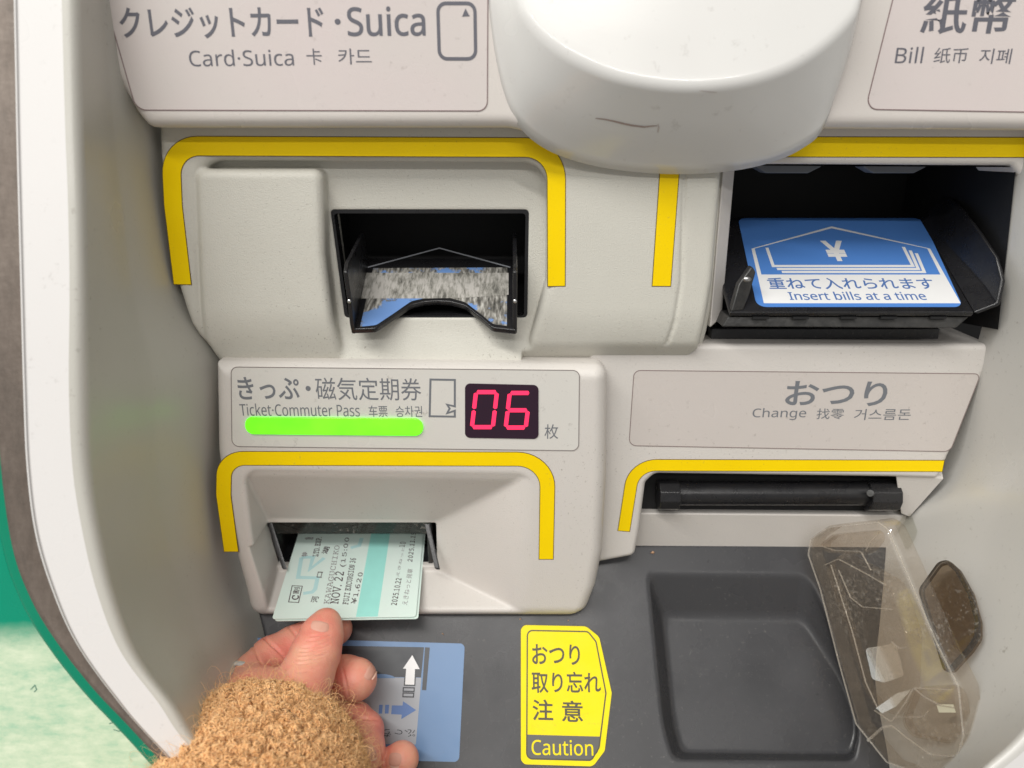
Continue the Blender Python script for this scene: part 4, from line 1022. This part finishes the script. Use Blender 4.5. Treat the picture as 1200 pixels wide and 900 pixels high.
# thin clear film flap beside the change slot
FPl = wplane([(1076, 598), (1074, 642), (1062, 640)], [3, 2, 3])
q = roundpoly(FPl.to2(hits([(1046, 606), (1058, 594), (1066, 597), (1075, 622), (1072, 632), (1063, 646)], FPl)), 1.0)
plate('clear_flap', FPl.to3(q), FPl.n, .4, CLEARW, mach)

# ================================================================== PERSON (hand and sleeve)
per = empty('person', at(300, 890, 262), 'left hand in a fuzzy tan teddy coat sleeve pinching a ticket', 'person')
J = lambda x, y, d: at(x, y, d)
bones = []   # (a, b, ra, rb, smoothness)
def chain(pts, ks=2.0):
    out = []
    for (a, ra), (b, rb) in zip(pts[:-1], pts[1:]): out.append((a, b, ra, rb))
    return out
thumb = chain([(J(382, 731, 287), 6.0), (J(377, 744, 284), 8.2), (J(370, 765, 279), 9.2), (J(360, 790, 273), 9.7), (J(348, 825, 262), 10.4), (J(335, 870, 255), 12.5)])
index = chain([(J(394, 737, 308.5), 6.6), (J(372, 744, 307), 7.6), (J(345, 757, 303), 8.0), (J(318, 772, 297), 8.6), (J(300, 792, 290), 9.2), (J(285, 830, 280), 10)])
middle = chain([(J(417, 796, 289), 8.2), (J(405, 794, 292), 8.3), (J(385, 792, 298), 8.2), (J(350, 800, 303), 8.8), (J(315, 815, 298), 9.4), (J(290, 850, 284), 10.5)])
ring_ = chain([(J(431, 884, 278), 6.3), (J(429, 876, 281), 6.9), (J(427, 856, 288), 7.3), (J(415, 846, 292), 7.6), (J(370, 840, 298), 8.6), (J(310, 850, 294), 9.4), (J(295, 875, 282), 10.5)])
pinky = chain([(J(471, 889, 281), 6.4), (J(464, 896, 283), 6.9), (J(450, 905, 288), 7.0), (J(410, 900, 294), 7.5), (J(350, 890, 294), 8.4), (J(300, 895, 284), 10)])
palm = chain([(J(300, 820, 276), 12), (J(300, 880, 266), 18), (J(295, 930, 250), 19)])
web = chain([(J(335, 830, 272), 12), (J(300, 850, 276), 14)])
allp = np.array([b[0] for f in (thumb, index, middle, ring_, pinky, palm) for b in f]+[b[1] for f in (thumb, index, middle, ring_, pinky, palm) for b in f])
def cones(bs, x, y, z, k=1.5):
    d = None
    for a, b, ra, rb in bs:
        e = b-a; L2 = e@e
        t = np.clip(((x-a[0])*e[0]+(y-a[1])*e[1]+(z-a[2])*e[2])/L2, 0, 1)
        dd = np.sqrt((x-a[0]-e[0]*t)**2+(y-a[1]-e[1]*t)**2+(z-a[2]-e[2]*t)**2)-(ra+(rb-ra)*t)
        d = dd if d is None else smin(d, dd, k)
    return d
tn_ = unit(CAM-thumb[1][0])
def f_hand(x, y, z):
    x, y, z = [np.asarray(v, np.float32) for v in (x, y, z)]
    d = cones(thumb, x, y, z)
    d = smin(d, cones(web, x, y, z), 6)
    for fng, k in ((index, 1.6), (middle, 1.0), (ring_, .8), (pinky, .8)): d = smin(d, cones(fng, x, y, z), k)
    return smin(d, cones(palm, x, y, z), 7)
lo = allp.min(0)-21; hi = allp.max(0)+21
hand = sdf_obj('hand', f_hand, lo, hi, .55, SKIN, per)
# skin relief: knuckle creases, fingertip flattening, folds
me = hand.data; n = len(me.vertices); co = np.empty(n*3, np.float32); me.vertices.foreach_get('co', co); co = co.reshape(-1, 3)*1000+ORG[hand.name]
no = np.empty(n*3, np.float32); me.vertex_normals.foreach_get('vector', no); no = no.reshape(-1, 3)
disp = np.zeros(n)
def crease(px, py, depth_, dirpx, half, wd, amt, curve=0.):
    global disp
    rel = co-CAM; dp = rel@FWD; sx = 600+rel@RGT/dp*FPX; sy = 450-rel@UPV/dp*FPX
    d = np.array(dirpx, float); d /= np.linalg.norm(d); nn = np.array([-d[1], d[0]])
    u = (sx-px)*d[0]+(sy-py)*d[1]; v = (sx-px)*nn[0]+(sy-py)*nn[1]-curve*u*u/half
    near = np.abs(dp-depth_) < 14
    fade = np.clip(1-np.abs(u)/half, 0, 1)**.6*near*(no@unit(-FWD) > -.2)
    amt = amt*1.0; disp -= 2.8*amt*np.exp(-(v/wd)**2)*fade
    disp += .35*amt*np.exp(-((np.abs(v)-2*wd)/wd)**2)*fade
for py, a_mt, hf, cv in ((749, .35, 16, -.1), (757, .28, 17, -.1), (761.5, .38, 20, -.12), (766, .3, 19, -.12), (771, .35, 20, -.12), (776, .25, 18, -.1), (786, .2, 15, -.1), (744, .25, 14, -.1)):
    crease(368-(py-765)*.35, py, 272, (1, -.22), hf, 1.1, a_mt, cv)
crease(318, 755, 292, (1, .9), 26, 1.3, .55, .05); crease(300, 765, 288, (.5, 1), 18, 1.2, .35); crease(345, 742, 296, (.8, 1), 14, 1.2, .3)
crease(405, 800, 284, (.2, 1), 20, 1.2, .35); crease(427, 842, 284, (1, .1), 18, 1.4, .3); crease(426, 862, 282, (1, .15), 18, 1.2, .35); crease(449, 885, 278, (.2, 1), 16, 1.2, .3)
co2 = co+no*disp[:, None]
me.vertices.foreach_set('co', ((co2-ORG[hand.name])*.001).astype(np.float32).ravel()); me.update()
# nails: shells wrapped on the finger surface
def nail(px, py, ax, lw, ww, name='nail', lift_=.28, edge=True):
    """px,py centre in the picture; ax: direction of the finger tip in the picture; sizes in px"""
    ax = np.array(ax, float); ax /= np.linalg.norm(ax); sd = np.array([-ax[1], ax[0]]); G_ = []; nu, nv = 11, 11
    for i in range(nu):
        row = []
        for j in range(nv):
            u = -1+2*i/(nu-1); v = -1+2*j/(nv-1)
            # disc-square mapping for a rounded outline
            uu = u*math.sqrt(1-v*v*.36); vv = v*math.sqrt(1-u*u*.36)
            h = project(hand, px+ax[0]*uu*lw+sd[0]*vv*ww, py+ax[1]*uu*lw+sd[1]*vv*ww, 0)
            if h is None: row.append(None); continue
            e = 1-max(abs(u), abs(v))**6*1.25
            row.append(h[0]+h[1]*lift_*e)
        G_.append(row)
    idx = {}; V = []; F = []
    for i in range(nu):
        for j in range(nv):
            if G_[i][j] is not None: idx[(i, j)] = len(V); V.append(G_[i][j])
    for i in range(nu-1):
        for j in range(nv-1):
            k = [(i, j), (i+1, j), (i+1, j+1), (i, j+1)]
            if all(q in idx for q in k): F.append(tuple(idx[q] for q in k))
    obj(name, V, F, NAIL, per, True)
    tip = [G_[nu-1][j] for j in range(1, nv-1) if G_[nu-1][j] is not None]
    if edge and len(tip) > 3:
        Vt = []; Ft = []
        for i, p in enumerate(tip):
            r = unit(CAM-p); Vt += [p+r*.25, p+r*.25+(RGT*ax[0]-UPV*ax[1])*.6]
            if i: Ft.append((2*i-2, 2*i-1, 2*i+1, 2*i))
        obj('nail_edge', Vt, Ft, NAILE, per, True)
_bv.clear()
nail(375, 734, (.22, -1), 6.5, 11.5, edge=False)
nail(434, 788, (.95, .5), 5.5, 10)
nail(434, 881, (.45, 1), 9.5, 6.5)
nail(463, 890, (-.1, 1), 8.5, 8)

# ring on the index finger, just showing at the cuff
rc = J(291, 797, 280); 
cpt = J(300, 793, 290); dr = unit(J(318, 772, 297)-J(300, 792, 290)); a1 = unit(np.cross(dr, [0, 0, 1.])); a2 = np.cross(dr, a1)
V = []; F = []; ns_, nt_ = 40, 8
for i in range(ns_):
    a = 2*math.pi*i/ns_; c = cpt-dr*3+(a1*math.cos(a)+a2*math.sin(a))*10.0; rad = a1*math.cos(a)+a2*math.sin(a)
    for j in range(nt_): b = 2*math.pi*j/nt_; V.append(c+rad*.6*math.cos(b)+dr*1.2*math.sin(b))
for i in range(ns_):
    for j in range(nt_): F.append((i*nt_+j, ((i+1) % ns_)*nt_+j, ((i+1) % ns_)*nt_+(j+1) % nt_, i*nt_+(j+1) % nt_))
obj('ring', V, F, RINGM, per, True)

# ---- sleeve: teddy cuff
sl0 = [(J(322, 884, 260), 27.0), (J(310, 912, 252), 32), (J(300, 960, 236), 34), (J(280, 1080, 205), 38)]
slb = chain(sl0)
axis = unit(sl0[0][0]-sl0[1][0])
def f_sleeve(x, y, z):
    x, y, z = [np.asarray(v, np.float32) for v in (x, y, z)]
    d = cones(slb, x, y, z, 4.)
    a = sl0[0][0]
    cut = (x-a[0])*axis[0]+(y-a[1])*axis[1]+(z-a[2])*axis[2]-13.0
    d = smax(d, cut, 14.)
    d = d + .7*np.sin(x*.55+1.3*np.sin(z*.4))*np.sin(z*.5+y*.45) + .35*np.sin(x*1.3+y)*np.sin(z*1.25-y*.6)
    inner = cones([(sl0[0][0]+axis*30, sl0[1][0], 15., 15.)], x, y, z)
    return smax(d, -inner, 3.)
P = np.array([s[0] for s in sl0]); lo = P.min(0)-44; hi = P.max(0)+44; hi[2] = max(hi[2], sl0[0][0][2]+40)
slv = sdf_obj('sleeve', f_sleeve, lo, hi, 1.4, WOOL, per)
me = slv.data; n = len(me.vertices); co = np.empty(n*3, np.float32); me.vertices.foreach_get('co', co); co = co.reshape(-1, 3)*1000+ORG[slv.name]
no = np.empty(n*3, np.float32); me.vertex_normals.foreach_get('vector', no); no = no.reshape(-1, 3)
rel = co-CAM; dp = rel@FWD; sx = 600+rel@RGT/dp*FPX; sy = 450-rel@UPV/dp*FPX
vis = (sy < 960) & ((no*unit(CAM-co)).sum(1) > -.45); cand = np.argwhere(vis)[:, 0]
from mathutils.kdtree import KDTree
tc_i = rng.choice(cand, 1500); kd = KDTree(len(tc_i))
for i_, q_ in enumerate(co[tc_i]): kd.insert(q_, i_)
kd.balance()
def curls(N, rad, wire, turns, seg, lift, name, m, pitch, spread=.9):
    pick = rng.choice(cand, N); c = co[pick]+rng.normal(0, .5, (N, 3)); nn = no[pick]
    near = [kd.find(q_) for q_ in c]; tcn = np.array([q_[0] for q_ in near]); dd_ = np.array([q_[2] for q_ in near])[:, None]
    c = tcn+(c-tcn)*.82+nn*np.clip(.8-.24*dd_*dd_, -.5, 2)
    t = unit(rng.normal(size=(N, 3))); t = unit(t-nn*(t*nn).sum(1, keepdims=True)*.75); s = unit(np.cross(nn, t)+rng.normal(0, .3, (N, 3)))
    R = rad*rng.uniform(.6, 1.4, (N, 1)); ph = rng.uniform(0, 6.28, (N, 1)); tr = turns*rng.uniform(.7, 1.3, (N, 1))
    pts = []
    for k in range(seg+1):
        a = ph+tr*2*math.pi*k/seg
        pts.append(c+nn*(R*(1+np.sin(a))*lift+.1)+s*R*np.cos(a)+t*pitch*(k/seg-.5)*2)
    pts = np.stack(pts, 1)   # N, seg+1, 3
    tg = unit(np.gradient(pts, axis=1)); b1 = unit(np.cross(tg, nn[:, None, :]+.01)); b2 = np.cross(tg, b1)
    ringv = []
    wr = wire*rng.uniform(.7, 1.3, (N, 1, 1))*np.sin(np.linspace(.35, math.pi-.35, seg+1))[None, :, None]
    for j in range(3):
        a = 2*math.pi*j/3; ringv.append(pts+(b1*math.cos(a)+b2*math.sin(a))*wr)
    V = np.stack(ringv, 2).reshape(-1, 3)
    base = (np.arange(N)*(seg+1)*3)[:, None, None]; k = np.arange(seg)[None, :, None]*3; j = np.arange(3)[None, None, :]
    jn = (j+1) % 3; F = np.stack(np.broadcast_arrays(base+k+j, base+k+jn, base+k+3+jn, base+k+3+j), -1).reshape(-1, 4)
    o = obj(name, V, F, m, slv, True); o['kind'] = 'stuff'; return o
curls(26000, .62, .33, .95, 6, .7, 'fleece_curls', WOOL2, .7)
curls(7000, 1.1, .045, .8, 5, .9, 'stray_fibres', WOOL2, 1.3)
curls(1200, 2.6, .045, .7, 9, 1.2, 'stray_fibres', WOOL2, 1.6)
print('tris', sum(len(o.data.polygons) for o in sc.objects if o.type == 'MESH')*2)
